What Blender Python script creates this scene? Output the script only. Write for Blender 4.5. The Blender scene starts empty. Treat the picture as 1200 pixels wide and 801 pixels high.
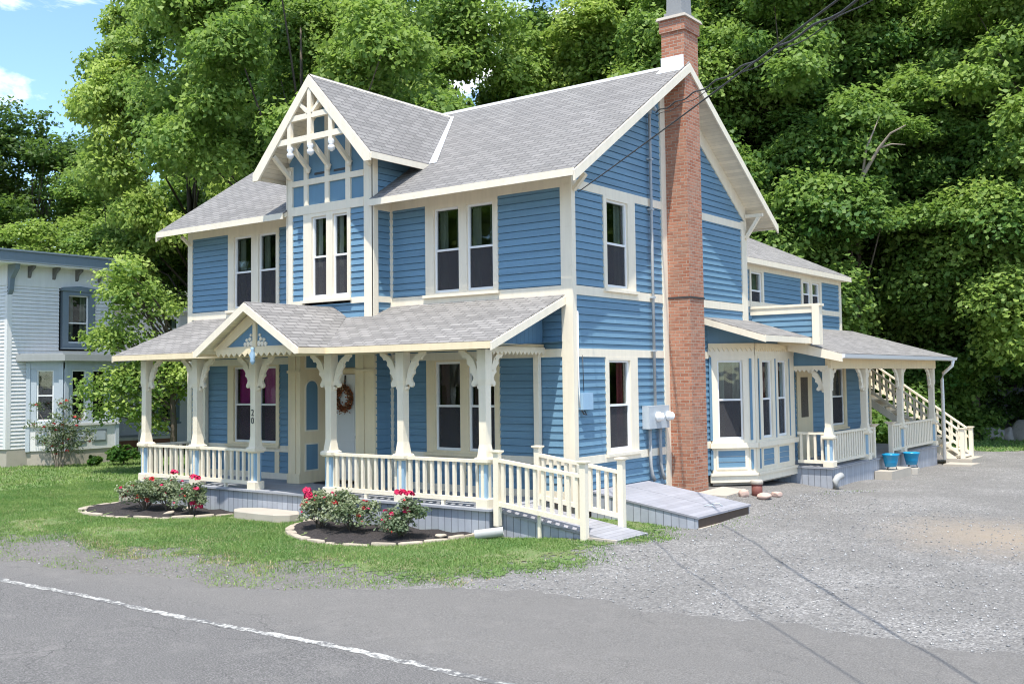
DENOISE = True
import bpy, bmesh, math, random
import numpy as np
from mathutils import Vector, Matrix, Euler
R = math.radians
sc = bpy.context.scene
COL = sc.collection
rnd = random.Random(7)

# ------------------------------------------------------------------ materials
def newmat(name):
    m = bpy.data.materials.new(name); m.use_nodes = True
    nt = m.node_tree
    return m, nt, nt.nodes['Principled BSDF']
def N(nt, t, **k):
    n = nt.nodes.new(t)
    for a, b in k.items(): setattr(n, a, b)
    return n
def L(nt, a, b): nt.links.new(a, b)
def ramp(nt, fac, stops):
    r = N(nt, 'ShaderNodeValToRGB')
    while len(r.color_ramp.elements) < len(stops): r.color_ramp.elements.new(.5)
    for e, (p, c) in zip(r.color_ramp.elements, stops):
        e.position = p; e.color = (*c, 1) if len(c) == 3 else c
    L(nt, fac, r.inputs[0]); return r.outputs[0]
def mix(nt, fac, a, b, mode='MIX'):
    m = N(nt, 'ShaderNodeMix', data_type='RGBA', blend_type=mode)
    for s, v in ((m.inputs[0], fac), (m.inputs[6], a), (m.inputs[7], b)):
        if hasattr(v, 'links'): L(nt, v, s)
        else: s.default_value = (*v, 1) if isinstance(v, tuple) and len(v) == 3 else v
    return m.outputs[2]
def noise(nt, scale, detail=4, coord=None, rough=.55, dist=0):
    n = N(nt, 'ShaderNodeTexNoise'); n.inputs['Scale'].default_value = scale
    n.inputs['Detail'].default_value = detail; n.inputs['Roughness'].default_value = rough
    n.inputs['Distortion'].default_value = dist
    if coord is not None: L(nt, coord, n.inputs['Vector'])
    return n
def geo(nt): return N(nt, 'ShaderNodeNewGeometry').outputs['Position']
def mapping(nt, coord, scale):
    m = N(nt, 'ShaderNodeMapping'); m.inputs['Scale'].default_value = scale
    L(nt, coord, m.inputs['Vector']); return m.outputs[0]
def bump(nt, b, height, dist=.01, strength=1):
    n = N(nt, 'ShaderNodeBump'); n.inputs['Distance'].default_value = dist
    n.inputs['Strength'].default_value = strength
    L(nt, height, n.inputs['Height']); L(nt, n.outputs[0], b.inputs['Normal'])
def sh(c, k): return tuple(min(1, x * k) for x in c)
def paint(name, c, rough=.5, var=.10, streak=True, bscale=60, bdist=.002, dirt=None, dirtamt=.5, lap=False):
    m, nt, b = newmat(name); p = geo(nt)
    n = noise(nt, 1.7, 5, p)
    col = mix(nt, n.outputs[0], sh(c, 1 - var), sh(c, 1 + var))
    if streak:
        s = noise(nt, 1.0, 5, mapping(nt, p, (9, 9, .9)))
        col = mix(nt, ramp(nt, s.outputs[0], [(.35, (0, 0, 0)), (.8, (1, 1, 1))]), col, sh(c, .9))
    if lap:
        lb = noise(nt, 1.0, 2, mapping(nt, p, (.45, .45, 8.5)), .4)
        col = mix(nt, ramp(nt, lb.outputs[0], [(.3, (0, 0, 0)), (.7, (1, 1, 1))]), sh(c, .84), mix(nt, .4, col, sh(c, 1.16)))
    if dirt:
        d = noise(nt, 6, 8, p, .7)
        col = mix(nt, ramp(nt, d.outputs[0], [(.58, (0, 0, 0)), (.74, (dirtamt,) * 3)]), col, dirt)
    L(nt, col, b.inputs['Base Color']); b.inputs['Roughness'].default_value = rough
    bn = noise(nt, bscale, 3, p); bump(nt, b, bn.outputs[0], bdist)
    return m
BLUE = (.142, .268, .372)
CREAM = (.85, .76, .595)
M = {}
M['blue'] = paint('blue_clapboard_paint', BLUE, .55, .15, True, 40, .002, (.22, .35, .45), .5, True)
M['bluepanel'] = paint('blue_panel_paint', (.128, .25, .352), .5, .07)
M['cream'] = paint('cream_trim_paint', CREAM, .5, .05, True, 50, .002, (.62, .52, .36), .35)
M['cream_shade'] = paint('cream_shade_paint', (.84, .70, .46), .5, .05, True, 50, .002, (.60, .48, .30), .3)  # cream trim again, yellowed so the porch shade is put into its colour
M['white'] = paint('white_vinyl', (.80, .80, .78), .4, .03, False)
M['postblue'] = paint('pale_blue_paint', (.30, .45, .58), .55, .08)
M['metal'] = paint('galvanised_metal', (.44, .48, .50), .45, .10, True)
M['flue'] = paint('weathered_flue', (.27, .27, .26), .6, .2)
M['flash'] = paint('white_flashing', (.78, .80, .82), .4, .05)
M['iron'] = paint('dark_metal', (.05, .05, .05), .5, .1)
M['cable'] = paint('cable_rubber', (.035, .033, .03), .6, .1, False)
M['concrete'] = paint('concrete', (.43, .385, .32), .85, .16, False, 30, .004, (.25, .22, .18), .6)
M['stone'] = paint('limestone_edging', (.43, .365, .285), .85, .22, False, 18, .012, (.24, .20, .16), .7)
M['boulder'] = paint('boulder_stone', (.30, .28, .26), .9, .2, False, 8, .03, (.12, .12, .1), .7)
M['pinkstone'] = paint('pink_fieldstone', (.52, .37, .30), .9, .15, False, 20, .01)
M['pot'] = paint('turquoise_glaze', (.01, .25, .46), .25, .10, False)
M['soil'] = paint('soil', (.05, .035, .025), .95, .3, False)
M['rust'] = paint('rusty_pipe', (.17, .055, .04), .7, .2, False)
M['pvc'] = paint('white_pvc', (.38, .38, .365), .6, .06, False)
M['mat'] = paint('black_doormat', (.03, .028, .028), .9, .2, False)
M['bark'] = paint('bark', (.115, .09, .065), .9, .25, True, 14, .03)
M['deadwood'] = paint('bare_branch_wood', (.27, .22, .17), .9, .2, True, 14, .02)
M['nwhite'] = paint('neighbour_white_siding', (.74, .73, .71), .6, .05)
M['nblue'] = paint('neighbour_slate_trim', (.17, .215, .25), .5, .08)
M['ntrim'] = paint('neighbour_pale_trim', (.45, .50, .54), .5, .08)
M['ndark'] = paint('neighbour_dark_bracket', (.15, .145, .145), .7, .15)
M['ngrey'] = paint('neighbour_grey_cornice', (.33, .34, .33), .6, .08)
M['nbrown'] = paint('neighbour_brown_lattice', (.13, .055, .035), .8, .15)
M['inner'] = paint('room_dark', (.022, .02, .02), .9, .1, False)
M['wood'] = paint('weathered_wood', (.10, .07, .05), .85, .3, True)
M['rope'] = paint('wreath_twigs', (.10, .05, .025), .9, .3, False)
M['wreathleaf'] = paint('wreath_dried_leaves', (.30, .09, .03), .8, .5, False, 30)
M['wreathpale'] = paint('wreath_pale_flowers', (.55, .36, .20), .8, .3, False, 30)
M['ridgecap'] = paint('pale_ridge_cap', (.46, .455, .45), .9, .12)
def boards(name, c, width, axis=0, groove=.05, rough=.6, var=.10, dark=.35):
    """painted boards: grooves every width along UV axis"""
    m, nt, b = newmat(name)
    uv = N(nt, 'ShaderNodeUVMap').outputs[0]
    sp = N(nt, 'ShaderNodeSeparateXYZ'); L(nt, uv, sp.inputs[0])
    d = N(nt, 'ShaderNodeMath', operation='DIVIDE'); L(nt, sp.outputs[axis], d.inputs[0]); d.inputs[1].default_value = width
    fr = N(nt, 'ShaderNodeMath', operation='FRACT'); L(nt, d.outputs[0], fr.inputs[0])
    fl = N(nt, 'ShaderNodeMath', operation='FLOOR'); L(nt, d.outputs[0], fl.inputs[0])
    wn = N(nt, 'ShaderNodeTexWhiteNoise', noise_dimensions='1D'); L(nt, fl.outputs[0], wn.inputs[1])
    col = mix(nt, wn.outputs[0], sh(c, 1 - var), sh(c, 1 + var))
    p = geo(nt); n2 = noise(nt, 3, 6, p, .65)
    col = mix(nt, ramp(nt, n2.outputs[0], [(.4, (0, 0, 0)), (.75, (.6,) * 3)]), col, sh(c, .72))
    g = N(nt, 'ShaderNodeMath', operation='LESS_THAN'); L(nt, fr.outputs[0], g.inputs[0]); g.inputs[1].default_value = groove
    col = mix(nt, g.outputs[0], col, sh(c, dark))
    L(nt, col, b.inputs['Base Color']); b.inputs['Roughness'].default_value = rough
    inv = N(nt, 'ShaderNodeMath', operation='SUBTRACT'); inv.inputs[0].default_value = 1; L(nt, g.outputs[0], inv.inputs[1])
    bump(nt, b, inv.outputs[0], .012)
    return m
GREY = (.37, .39, .43)
M['skirt'] = boards('grey_skirt_boards', GREY, .16, 0, .07)
M['deck'] = boards('grey_deck_boards', (.36, .37, .40), .11, 1, .06)
M['rampdeck'] = boards('grey_ramp_boards', (.32, .32, .345), .13, 1, .05)
M['hatch'] = boards('grey_hatch_boards', (.325, .325, .355), .14, 1, .03, dark=.6)
M['soffit'] = boards('cream_soffit_boards', CREAM, .11, 1, .05, dark=.7)
M['bluev'] = boards('blue_vertical_boards', (.128, .25, .352), .13, 0, .04, dark=.6)
def shingles(name, c, w=.32, h=.135, mott=.22):
    m, nt, b = newmat(name)
    uv = N(nt, 'ShaderNodeUVMap').outputs[0]
    wob = noise(nt, 1.3, 2, uv)
    off = mix(nt, .03, uv, wob.outputs[1])
    br = N(nt, 'ShaderNodeTexBrick'); L(nt, off, br.inputs['Vector'])
    br.inputs['Scale'].default_value = 1; br.inputs['Brick Width'].default_value = w; br.inputs['Row Height'].default_value = h
    br.inputs['Mortar Size'].default_value = .012; br.inputs['Mortar Smooth'].default_value = .3; br.offset = .5
    br.inputs['Color1'].default_value = (*sh(c, 1 - mott), 1); br.inputs['Color2'].default_value = (*sh(c, 1 + mott), 1)
    br.inputs['Mortar'].default_value = (*sh(c, .38), 1)
    n = noise(nt, 90, 3, uv, .7); n2 = noise(nt, .55, 5, uv)
    col = mix(nt, .30, br.outputs[0], ramp(nt, n.outputs[0], [(.25, sh(c, .45)), (.8, sh(c, 1.6))]))
    col = mix(nt, ramp(nt, n2.outputs[0], [(.4, (0, 0, 0)), (.7, (.45,) * 3)]), col, mix(nt, .5, col, sh(c, .6)))
    L(nt, col, b.inputs['Base Color']); b.inputs['Roughness'].default_value = .95
    inv = N(nt, 'ShaderNodeMath', operation='SUBTRACT'); inv.inputs[0].default_value = 1; L(nt, br.outputs['Fac'], inv.inputs[1])
    # each course steps up towards its lower edge
    sp = N(nt, 'ShaderNodeSeparateXYZ'); L(nt, off, sp.inputs[0])
    d = N(nt, 'ShaderNodeMath', operation='DIVIDE'); L(nt, sp.outputs[1], d.inputs[0]); d.inputs[1].default_value = h
    fr = N(nt, 'ShaderNodeMath', operation='FRACT'); L(nt, d.outputs[0], fr.inputs[0])
    ad = N(nt, 'ShaderNodeMath', operation='SUBTRACT'); L(nt, inv.outputs[0], ad.inputs[0]); L(nt, fr.outputs[0], ad.inputs[1])
    bump(nt, b, ad.outputs[0], .012)
    return m
M['roof'] = shingles('grey_asphalt_shingles', (.212, .202, .190))
M['roofold'] = shingles('worn_asphalt_shingles', (.242, .229, .214), .3, .13, .30)
def brickmat(name):
    m, nt, b = newmat(name)
    uv = N(nt, 'ShaderNodeUVMap').outputs[0]
    wob = noise(nt, 9, 2, uv); off = mix(nt, .006, uv, wob.outputs[1])
    br = N(nt, 'ShaderNodeTexBrick'); L(nt, off, br.inputs['Vector'])
    br.inputs['Scale'].default_value = 1; br.inputs['Brick Width'].default_value = .205; br.inputs['Row Height'].default_value = .072
    br.inputs['Mortar Size'].default_value = .008; br.inputs['Mortar Smooth'].default_value = .2
    br.inputs['Color1'].default_value = (.33, .115, .06, 1); br.inputs['Color2'].default_value = (.50, .225, .135, 1)
    br.inputs['Mortar'].default_value = (.44, .34, .26, 1); br.inputs['Bias'].default_value = -.1
    p = geo(nt); n = noise(nt, 1.6, 6, p, .65); n2 = noise(nt, 14, 5, p, .7)
    col = mix(nt, ramp(nt, n.outputs[0], [(.42, (0, 0, 0)), (.7, (.55,) * 3)]), br.outputs[0], (.36, .24, .17))
    col = mix(nt, ramp(nt, n2.outputs[0], [(.5, (0, 0, 0)), (.75, (.5,) * 3)]), col, (.15, .06, .045))
    spz = N(nt, 'ShaderNodeSeparateXYZ'); L(nt, p, spz.inputs[0])
    up = N(nt, 'ShaderNodeMapRange'); L(nt, spz.outputs[2], up.inputs[0]); up.inputs[1].default_value = 7.5; up.inputs[2].default_value = 8.6
    col = mix(nt, up.outputs[0], col, mix(nt, .55, col, br.outputs[0]))
    L(nt, col, b.inputs['Base Color']); b.inputs['Roughness'].default_value = .9
    inv = N(nt, 'ShaderNodeMath', operation='SUBTRACT'); inv.inputs[0].default_value = 1; L(nt, br.outputs['Fac'], inv.inputs[1])
    bump(nt, b, inv.outputs[0], .01)
    return m
M['brick'] = brickmat('chimney_brick')
def glassmat(name, tint=.92, gloss=.015):
    m, nt, b = newmat(name)
    nt.nodes.remove(b)
    out = nt.nodes['Material Output']
    tr = N(nt, 'ShaderNodeBsdfTransparent'); tr.inputs[0].default_value = (tint, tint * 1.02, tint, 1)
    gl = N(nt, 'ShaderNodeBsdfGlossy'); gl.inputs['Roughness'].default_value = .02; gl.inputs['Color'].default_value = (.9, .97, 1, 1)
    lw = N(nt, 'ShaderNodeLayerWeight'); lw.inputs[0].default_value = .5      # Schlick: same from both sides of the pane
    pw = N(nt, 'ShaderNodeMath', operation='POWER'); L(nt, lw.outputs['Facing'], pw.inputs[0]); pw.inputs[1].default_value = 5
    ad = N(nt, 'ShaderNodeMath', operation='MULTIPLY_ADD'); L(nt, pw.outputs[0], ad.inputs[0]); ad.inputs[1].default_value = .9; ad.inputs[2].default_value = .045 + gloss
    wn = noise(nt, 1.5, 2, geo(nt)); bp = N(nt, 'ShaderNodeBump'); bp.inputs['Distance'].default_value = .004
    L(nt, wn.outputs[0], bp.inputs['Height']); L(nt, bp.outputs[0], gl.inputs['Normal'])
    mx = N(nt, 'ShaderNodeMixShader'); L(nt, ad.outputs[0], mx.inputs[0]); L(nt, tr.outputs[0], mx.inputs[1]); L(nt, gl.outputs[0], mx.inputs[2])
    L(nt, mx.outputs[0], out.inputs[0]); return m
M['glass'] = glassmat('window_glass')
def screenmat(name):
    m, nt, b = newmat(name); nt.nodes.remove(b); out = nt.nodes['Material Output']
    tr = N(nt, 'ShaderNodeBsdfTransparent'); df = N(nt, 'ShaderNodeBsdfDiffuse'); df.inputs[0].default_value = (.085, .083, .088, 1)
    mx = N(nt, 'ShaderNodeMixShader'); mx.inputs[0].default_value = .5
    L(nt, tr.outputs[0], mx.inputs[1]); L(nt, df.outputs[0], mx.inputs[2]); L(nt, mx.outputs[0], out.inputs[0]); return m
M['screen'] = screenmat('insect_screen')
def cloth(name, c): return paint(name, c, .9, .15, True, 30, .004)
M['curtain_grey'] = cloth('grey_green_curtain', (.17, .20, .165))
M['curtain_white'] = cloth('pale_curtain', (.36, .38, .34))
M['curtain_purple'] = cloth('purple_curtain', (.42, .035, .27))
M['curtain_red'] = cloth('dark_red_curtain', (.17, .028, .035))
M['curtain_dark'] = cloth('dark_curtain', (.10, .05, .055))
def leafmat(name, c1, c2, trans=.50, spec=.3):
    m, nt, b = newmat(name); out = nt.nodes['Material Output']
    at = N(nt, 'ShaderNodeAttribute', attribute_name='tone'); oi = N(nt, 'ShaderNodeObjectInfo')
    col = mix(nt, at.outputs['Fac'], c1, c2)
    hs = N(nt, 'ShaderNodeHueSaturation'); L(nt, col, hs.inputs['Color'])
    mr = N(nt, 'ShaderNodeMapRange'); L(nt, oi.outputs['Random'], mr.inputs[0]); mr.inputs[3].default_value = .476; mr.inputs[4].default_value = .516
    mv = N(nt, 'ShaderNodeMapRange'); L(nt, oi.outputs['Random'], mv.inputs[0]); mv.inputs[3].default_value = 1.25; mv.inputs[4].default_value = .72
    L(nt, mr.outputs[0], hs.inputs['Hue']); L(nt, mv.outputs[0], hs.inputs['Value'])
    L(nt, hs.outputs[0], b.inputs['Base Color']); b.inputs['Roughness'].default_value = .5; b.inputs['Specular IOR Level'].default_value = spec
    t = N(nt, 'ShaderNodeBsdfTranslucent')
    L(nt, mix(nt, .5, hs.outputs[0], (.24, .39, .055)), t.inputs[0])
    mx = N(nt, 'ShaderNodeMixShader'); mx.inputs[0].default_value = trans
    L(nt, b.outputs[0], mx.inputs[1]); L(nt, t.outputs[0], mx.inputs[2]); L(nt, mx.outputs[0], out.inputs[0])
    return m
M['leaf'] = leafmat('maple_leaves', (.095, .205, .045), (.42, .55, .125))
M['leafdark'] = leafmat('dark_leaves', (.055, .115, .03), (.14, .22, .05))
M['roseleaf'] = leafmat('rose_leaves', (.09, .135, .06), (.28, .32, .20), .25)
M['rose'] = paint('rose_petals', (.62, .02, .10), .6, .25, False)
M['redrose'] = paint('red_rose_petals', (.55, .04, .035), .6, .25, False)
M['hydrangea'] = leafmat('shrub_leaves', (.04, .12, .02), (.13, .26, .05))
M['drygrass'] = leafmat('dry_grass_blades', (.30, .25, .12), (.50, .43, .25), .25, .2)
M['grass'] = leafmat('grass_blades', (.085, .20, .045), (.33, .44, .14), .3, .2)
def mulchmat():
    m, nt, b = newmat('dark_bark_mulch'); p = geo(nt)
    v = N(nt, 'ShaderNodeTexVoronoi'); v.inputs['Scale'].default_value = 28; L(nt, mapping(nt, p, (1, 1.6, 1)), v.inputs['Vector'])
    n = noise(nt, 5, 6, p, .7)
    col = mix(nt, v.outputs['Color'], (.012, .010, .010), (.062, .050, .046))
    col = mix(nt, ramp(nt, n.outputs[0], [(.55, (0, 0, 0)), (.75, (.5,) * 3)]), col, (.085, .066, .056))
    L(nt, col, b.inputs['Base Color']); b.inputs['Roughness'].default_value = .95
    bump(nt, b, v.outputs['Distance'], .03); return m
M['mulch'] = mulchmat()
def asphaltmat():
    m, nt, b = newmat('old_asphalt'); p = geo(nt)
    n1 = noise(nt, .35, 6, mapping(nt, p, (.35, 1.4, 1)), .6); n2 = noise(nt, 55, 4, p, .75); n3 = noise(nt, 2.2, 8, p, .7)
    col = mix(nt, n1.outputs[0], (.065, .064, .066), (.165, .160, .155))
    col = mix(nt, .55, col, ramp(nt, n2.outputs[0], [(.34, (.02, .02, .021)), (.5, (.13, .128, .125)), (.68, (.38, .375, .365))]))
    col = mix(nt, ramp(nt, n3.outputs[0], [(.52, (0, 0, 0)), (.72, (.4,) * 3)]), col, (.24, .232, .222))
    sy = N(nt, 'ShaderNodeSeparateXYZ'); L(nt, p, sy.inputs[0])
    my = N(nt, 'ShaderNodeMath', operation='MULTIPLY_ADD'); L(nt, n1.outputs[0], my.inputs[0]); my.inputs[1].default_value = 1.6; L(nt, sy.outputs[1], my.inputs[2])
    mr = N(nt, 'ShaderNodeMapRange', clamp=True); L(nt, my.outputs[0], mr.inputs[0]); mr.inputs[1].default_value = -7.9; mr.inputs[2].default_value = -6.9; mr.inputs[3].default_value = 0; mr.inputs[4].default_value = .42
    col = mix(nt, mr.outputs[0], col, mix(nt, n2.outputs[0], (.13, .125, .115), (.25, .24, .225)))
    # fine cracks
    d = noise(nt, 1.5, 5, p, .6)
    v = N(nt, 'ShaderNodeTexVoronoi', feature='DISTANCE_TO_EDGE'); v.inputs['Scale'].default_value = 1.6
    L(nt, mix(nt, .35, p, d.outputs[1]), v.inputs['Vector'])
    msk = noise(nt, .5, 3, p)
    cr = N(nt, 'ShaderNodeMath', operation='LESS_THAN'); L(nt, v.outputs['Distance'], cr.inputs[0]); cr.inputs[1].default_value = .008
    mu = N(nt, 'ShaderNodeMath', operation='MULTIPLY'); L(nt, cr.outputs[0], mu.inputs[0])
    L(nt, ramp(nt, msk.outputs[0], [(.45, (0, 0, 0)), (.62, (.75,) * 3)]), mu.inputs[1])
    rd = N(nt, 'ShaderNodeMapRange', clamp=True); L(nt, sy.outputs[1], rd.inputs[0]); rd.inputs[1].default_value = -8.9; rd.inputs[2].default_value = -7.6; rd.inputs[3].default_value = 1; rd.inputs[4].default_value = .4
    m2 = N(nt, 'ShaderNodeMath', operation='MULTIPLY'); L(nt, mu.outputs[0], m2.inputs[0]); L(nt, rd.outputs[0], m2.inputs[1])
    col = mix(nt, m2.outputs[0], col, (.05, .05, .05))
    col = mix(nt, 1.0, col, (1.0, .975, .94), 'MULTIPLY')
    L(nt, col, b.inputs['Base Color']); b.inputs['Roughness'].default_value = .92
    bump(nt, b, n2.outputs[0], .012); return m
M['asphalt'] = asphaltmat()
def roadpaint():
    m, nt, b = newmat('worn_white_road_paint'); p = geo(nt)
    n = noise(nt, 14, 7, p, .75); n2 = noise(nt, 1.1, 3, p)
    ad = N(nt, 'ShaderNodeMath', operation='ADD'); L(nt, n.outputs[0], ad.inputs[0]); 
    sb = N(nt, 'ShaderNodeMath', operation='MULTIPLY'); L(nt, n2.outputs[0], sb.inputs[0]); sb.inputs[1].default_value = .35; L(nt, sb.outputs[0], ad.inputs[1])
    col = mix(nt, ramp(nt, ad.outputs[0], [(.60, (0, 0, 0)), (.72, (1, 1, 1))]), (.46, .45, .415), (.12, .118, .115))
    L(nt, col, b.inputs['Base Color']); b.inputs['Roughness'].default_value = .8; bump(nt, b, n.outputs[0], .006); return m
M['line'] = roadpaint()
def gravelmat():
    m, nt, b = newmat('gravel_ground'); p = geo(nt)
    v = N(nt, 'ShaderNodeTexVoronoi'); v.inputs['Scale'].default_value = 34; L(nt, p, v.inputs['Vector'])
    v2 = N(nt, 'ShaderNodeTexVoronoi'); v2.inputs['Scale'].default_value = 62; L(nt, p, v2.inputs['Vector'])
    g = ramp(nt, v.outputs['Color'], [(.1, (.09, .09, .09)), (.45, (.20, .197, .193)), (.75, (.30, .296, .29)), (.97, (.58, .57, .55))])
    g2 = ramp(nt, v2.outputs['Color'], [(.1, (.12, .12, .12)), (.5, (.21, .207, .203)), (.95, (.42, .41, .395))])
    col = mix(nt, .35, g, g2)
    n = noise(nt, .55, 6, p, .62); n3 = noise(nt, 3.5, 5, p, .6)
    col = mix(nt, ramp(nt, n.outputs[0], [(.36, (0, 0, 0)), (.60, (.85,) * 3)]), col, mix(nt, .6, col, (.135, .132, .127)))
    col = mix(nt, ramp(nt, n3.outputs[0], [(.55, (0, 0, 0)), (.75, (.5,) * 3)]), col, (.16, .155, .15))
    # patch of bare tan dirt in the drive
    def spot(x, y, r0, r1, sy=1.0):
        s = N(nt, 'ShaderNodeVectorMath', operation='SUBTRACT'); L(nt, p, s.inputs[0]); s.inputs[1].default_value = (x, y, 0)
        q = N(nt, 'ShaderNodeVectorMath', operation='MULTIPLY'); L(nt, s.outputs[0], q.inputs[0]); q.inputs[1].default_value = (1, sy, 0)
        l = N(nt, 'ShaderNodeVectorMath', operation='LENGTH'); L(nt, q.outputs[0], l.inputs[0])
        a = N(nt, 'ShaderNodeMath', operation='MULTIPLY_ADD'); L(nt, n3.outputs[0], a.inputs[0]); a.inputs[1].default_value = 1.6; L(nt, l.outputs['Value'], a.inputs[2])
        mr = N(nt, 'ShaderNodeMapRange', clamp=True); L(nt, a.outputs[0], mr.inputs[0])
        mr.inputs[1].default_value = r0 + .8; mr.inputs[2].default_value = r1 + .8; mr.inputs[3].default_value = 1; mr.inputs[4].default_value = 0
        return mr.outputs[0]
    tan = mix(nt, .15, mix(nt, n3.outputs[0], (.25, .205, .155), (.36, .305, .24)), col)
    col = mix(nt, spot(*DIRT), col, tan)
    # trampled earth of the verge between lawn and road
    sx = N(nt, 'ShaderNodeSeparateXYZ'); L(nt, p, sx.inputs[0])
    ma = N(nt, 'ShaderNodeMath', operation='MULTIPLY_ADD'); L(nt, n3.outputs[0], ma.inputs[0]); ma.inputs[1].default_value = 2.0; L(nt, sx.outputs[0], ma.inputs[2])
    mx_ = N(nt, 'ShaderNodeMapRange', clamp=True); L(nt, ma.outputs[0], mx_.inputs[0]); mx_.inputs[1].default_value = 1.2; mx_.inputs[2].default_value = 3.0; mx_.inputs[3].default_value = .82; mx_.inputs[4].default_value = 0
    earth = mix(nt, g2, (.10, .092, .082), (.21, .195, .175)); earth = mix(nt, .35, earth, col)
    col = mix(nt, mx_.outputs[0], col, earth)
    col = mix(nt, 1.0, col, (1.12, 1.09, 1.045), 'MULTIPLY')
    L(nt, col, b.inputs['Base Color']); b.inputs['Roughness'].default_value = .95
    bump(nt, b, v.outputs['Distance'], .03); return m
DIRT = (6.9, 3.0, .3, 2.3, .75)
M['gravel'] = gravelmat()
def lawnmat():
    m, nt, b = newmat('lawn_turf'); p = geo(nt)
    n = noise(nt, 1.1, 6, p, .65); n2 = noise(nt, 18, 5, p, .7)
    col = mix(nt, n2.outputs[0], (.07, .14, .035), (.19, .26, .085))
    col = mix(nt, ramp(nt, n.outputs[0], [(.45, (0, 0, 0)), (.72, (.8,) * 3)]), col, mix(nt, n2.outputs[0], (.17, .14, .08), (.36, .30, .18)))
    L(nt, col, b.inputs['Base Color']); b.inputs['Roughness'].default_value = .95
    bump(nt, b, n2.outputs[0], .04); return m
M['lawn'] = lawnmat()

# ------------------------------------------------------------------ mesh builder
class MB:
    def __init__(s): s.v = []; s.f = []
    def add(s, pts, faces):
        o = len(s.v); s.v += [tuple(p) for p in pts]; s.f += [tuple(i + o for i in f) for f in faces]; return s
    def poly(s, *pts): return s.add(pts, [tuple(range(len(pts)))])
    def box(s, x0, x1, y0, y1, z0, z1):
        p = [(x, y, z) for z in (z0, z1) for y in (y0, y1) for x in (x0, x1)]
        return s.add(p, [(0, 2, 3, 1), (4, 5, 7, 6), (0, 1, 5, 4), (2, 6, 7, 3), (0, 4, 6, 2), (1, 3, 7, 5)])
    def frustum(s, cx, cy, z0, z1, a, b, a2=None, b2=None):
        a2 = a if a2 is None else a2; b2 = b if b2 is None else b2
        p = [(cx - a, cy - a2, z0), (cx + a, cy - a2, z0), (cx + a, cy + a2, z0), (cx - a, cy + a2, z0),
             (cx - b, cy - b2, z1), (cx + b, cy - b2, z1), (cx + b, cy + b2, z1), (cx - b, cy + b2, z1)]
        return s.add(p, [(3, 2, 1, 0), (4, 5, 6, 7), (0, 1, 5, 4), (1, 2, 6, 5), (2, 3, 7, 6), (3, 0, 4, 7)])
    def prism(s, pts, vec):
        pts = [Vector(p) for p in pts]; n = len(pts); v = Vector(vec)
        return s.add(pts + [p + v for p in pts], [tuple(range(n))[::-1], tuple(range(n, 2 * n))] + [(i, (i + 1) % n, (i + 1) % n + n, i + n) for i in range(n)])
    def beam(s, p, q, w, h, up=(0, 0, 1)):
        p = Vector(p); q = Vector(q); d = (q - p).normalized(); a = d.cross(Vector(up)).normalized(); u = a.cross(d)
        c = [a * (i * w / 2) + u * (j * h / 2) for i, j in ((-1, -1), (1, -1), (1, 1), (-1, 1))]
        return s.add([p + k for k in c] + [q + k for k in c], [(3, 2, 1, 0), (4, 5, 6, 7), (0, 1, 5, 4), (1, 2, 6, 5), (2, 3, 7, 6), (3, 0, 4, 7)])
    def tube(s, path, r, n=8, cap=True):
        path = [Vector(p) for p in path]; rs = r if isinstance(r, (list, tuple)) else [r] * len(path); o = len(s.v)
        for i, p in enumerate(path):
            d = (path[min(i + 1, len(path) - 1)] - path[max(i - 1, 0)]).normalized()
            a = d.cross(Vector((0, 0, 1)))
            if a.length < .05: a = d.cross(Vector((1, 0, 0)))
            a.normalize(); b = a.cross(d)
            for k in range(n):
                t = 2 * math.pi * k / n; s.v.append(tuple(p + (a * math.cos(t) + b * math.sin(t)) * rs[i]))
        for i in range(len(path) - 1):
            for k in range(n):
                s.f.append((o + i * n + k, o + i * n + (k + 1) % n, o + (i + 1) * n + (k + 1) % n, o + (i + 1) * n + k))
        if cap:
            s.f.append(tuple(o + k for k in range(n))[::-1]); e = o + (len(path) - 1) * n; s.f.append(tuple(e + k for k in range(n)))
        return s
    def lathe(s, prof, cx=0, cy=0, n=16):
        o = len(s.v)
        for r, z in prof:
            for k in range(n):
                t = 2 * math.pi * k / n; s.v.append((cx + r * math.cos(t), cy + r * math.sin(t), z))
        for i in range(len(prof) - 1):
            for k in range(n):
                s.f.append((o + i * n + k, o + i * n + (k + 1) % n, o + (i + 1) * n + (k + 1) % n, o + (i + 1) * n + k))
        s.f.append(tuple(o + k for k in range(n))[::-1]); e = o + (len(prof) - 1) * n; s.f.append(tuple(e + k for k in range(n)))
        return s
    def xf(s, mat): s.v = [tuple(mat @ Vector(p)) for p in s.v]; return s
    def mesh(s, name, mat, smooth=False, recalc=True):
        me = bpy.data.meshes.new(name); me.from_pydata(s.v, [], s.f); 
        if recalc:
            bm = bmesh.new(); bm.from_mesh(me); bmesh.ops.recalc_face_normals(bm, faces=bm.faces); bm.to_mesh(me); bm.free()
        me.update()
        uvl = me.uv_layers.new(name='UVMap'); Z = Vector((0, 0, 1))
        for p in me.polygons:
            n = p.normal; t = Z.cross(n)
            t = Vector((1, 0, 0)) if t.length < 1e-3 else t.normalized()
            b = n.cross(t)
            for li in p.loop_indices:
                co = me.vertices[me.loops[li].vertex_index].co; uvl.data[li].uv = (co.dot(t), co.dot(b))
        if smooth: me.polygons.foreach_set('use_smooth', [True] * len(me.polygons))
        if mat: me.materials.append(M[mat] if isinstance(mat, str) else mat)
        return me
    def build(s, name, mat, parent=None, smooth=False, recalc=True, mw=None):
        o = bpy.data.objects.new(name, s.mesh(name, mat, smooth, recalc)); COL.objects.link(o)
        if parent is not None: attach(o, parent)
        if mw is not None: o.matrix_basis = mw
        return o
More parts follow.
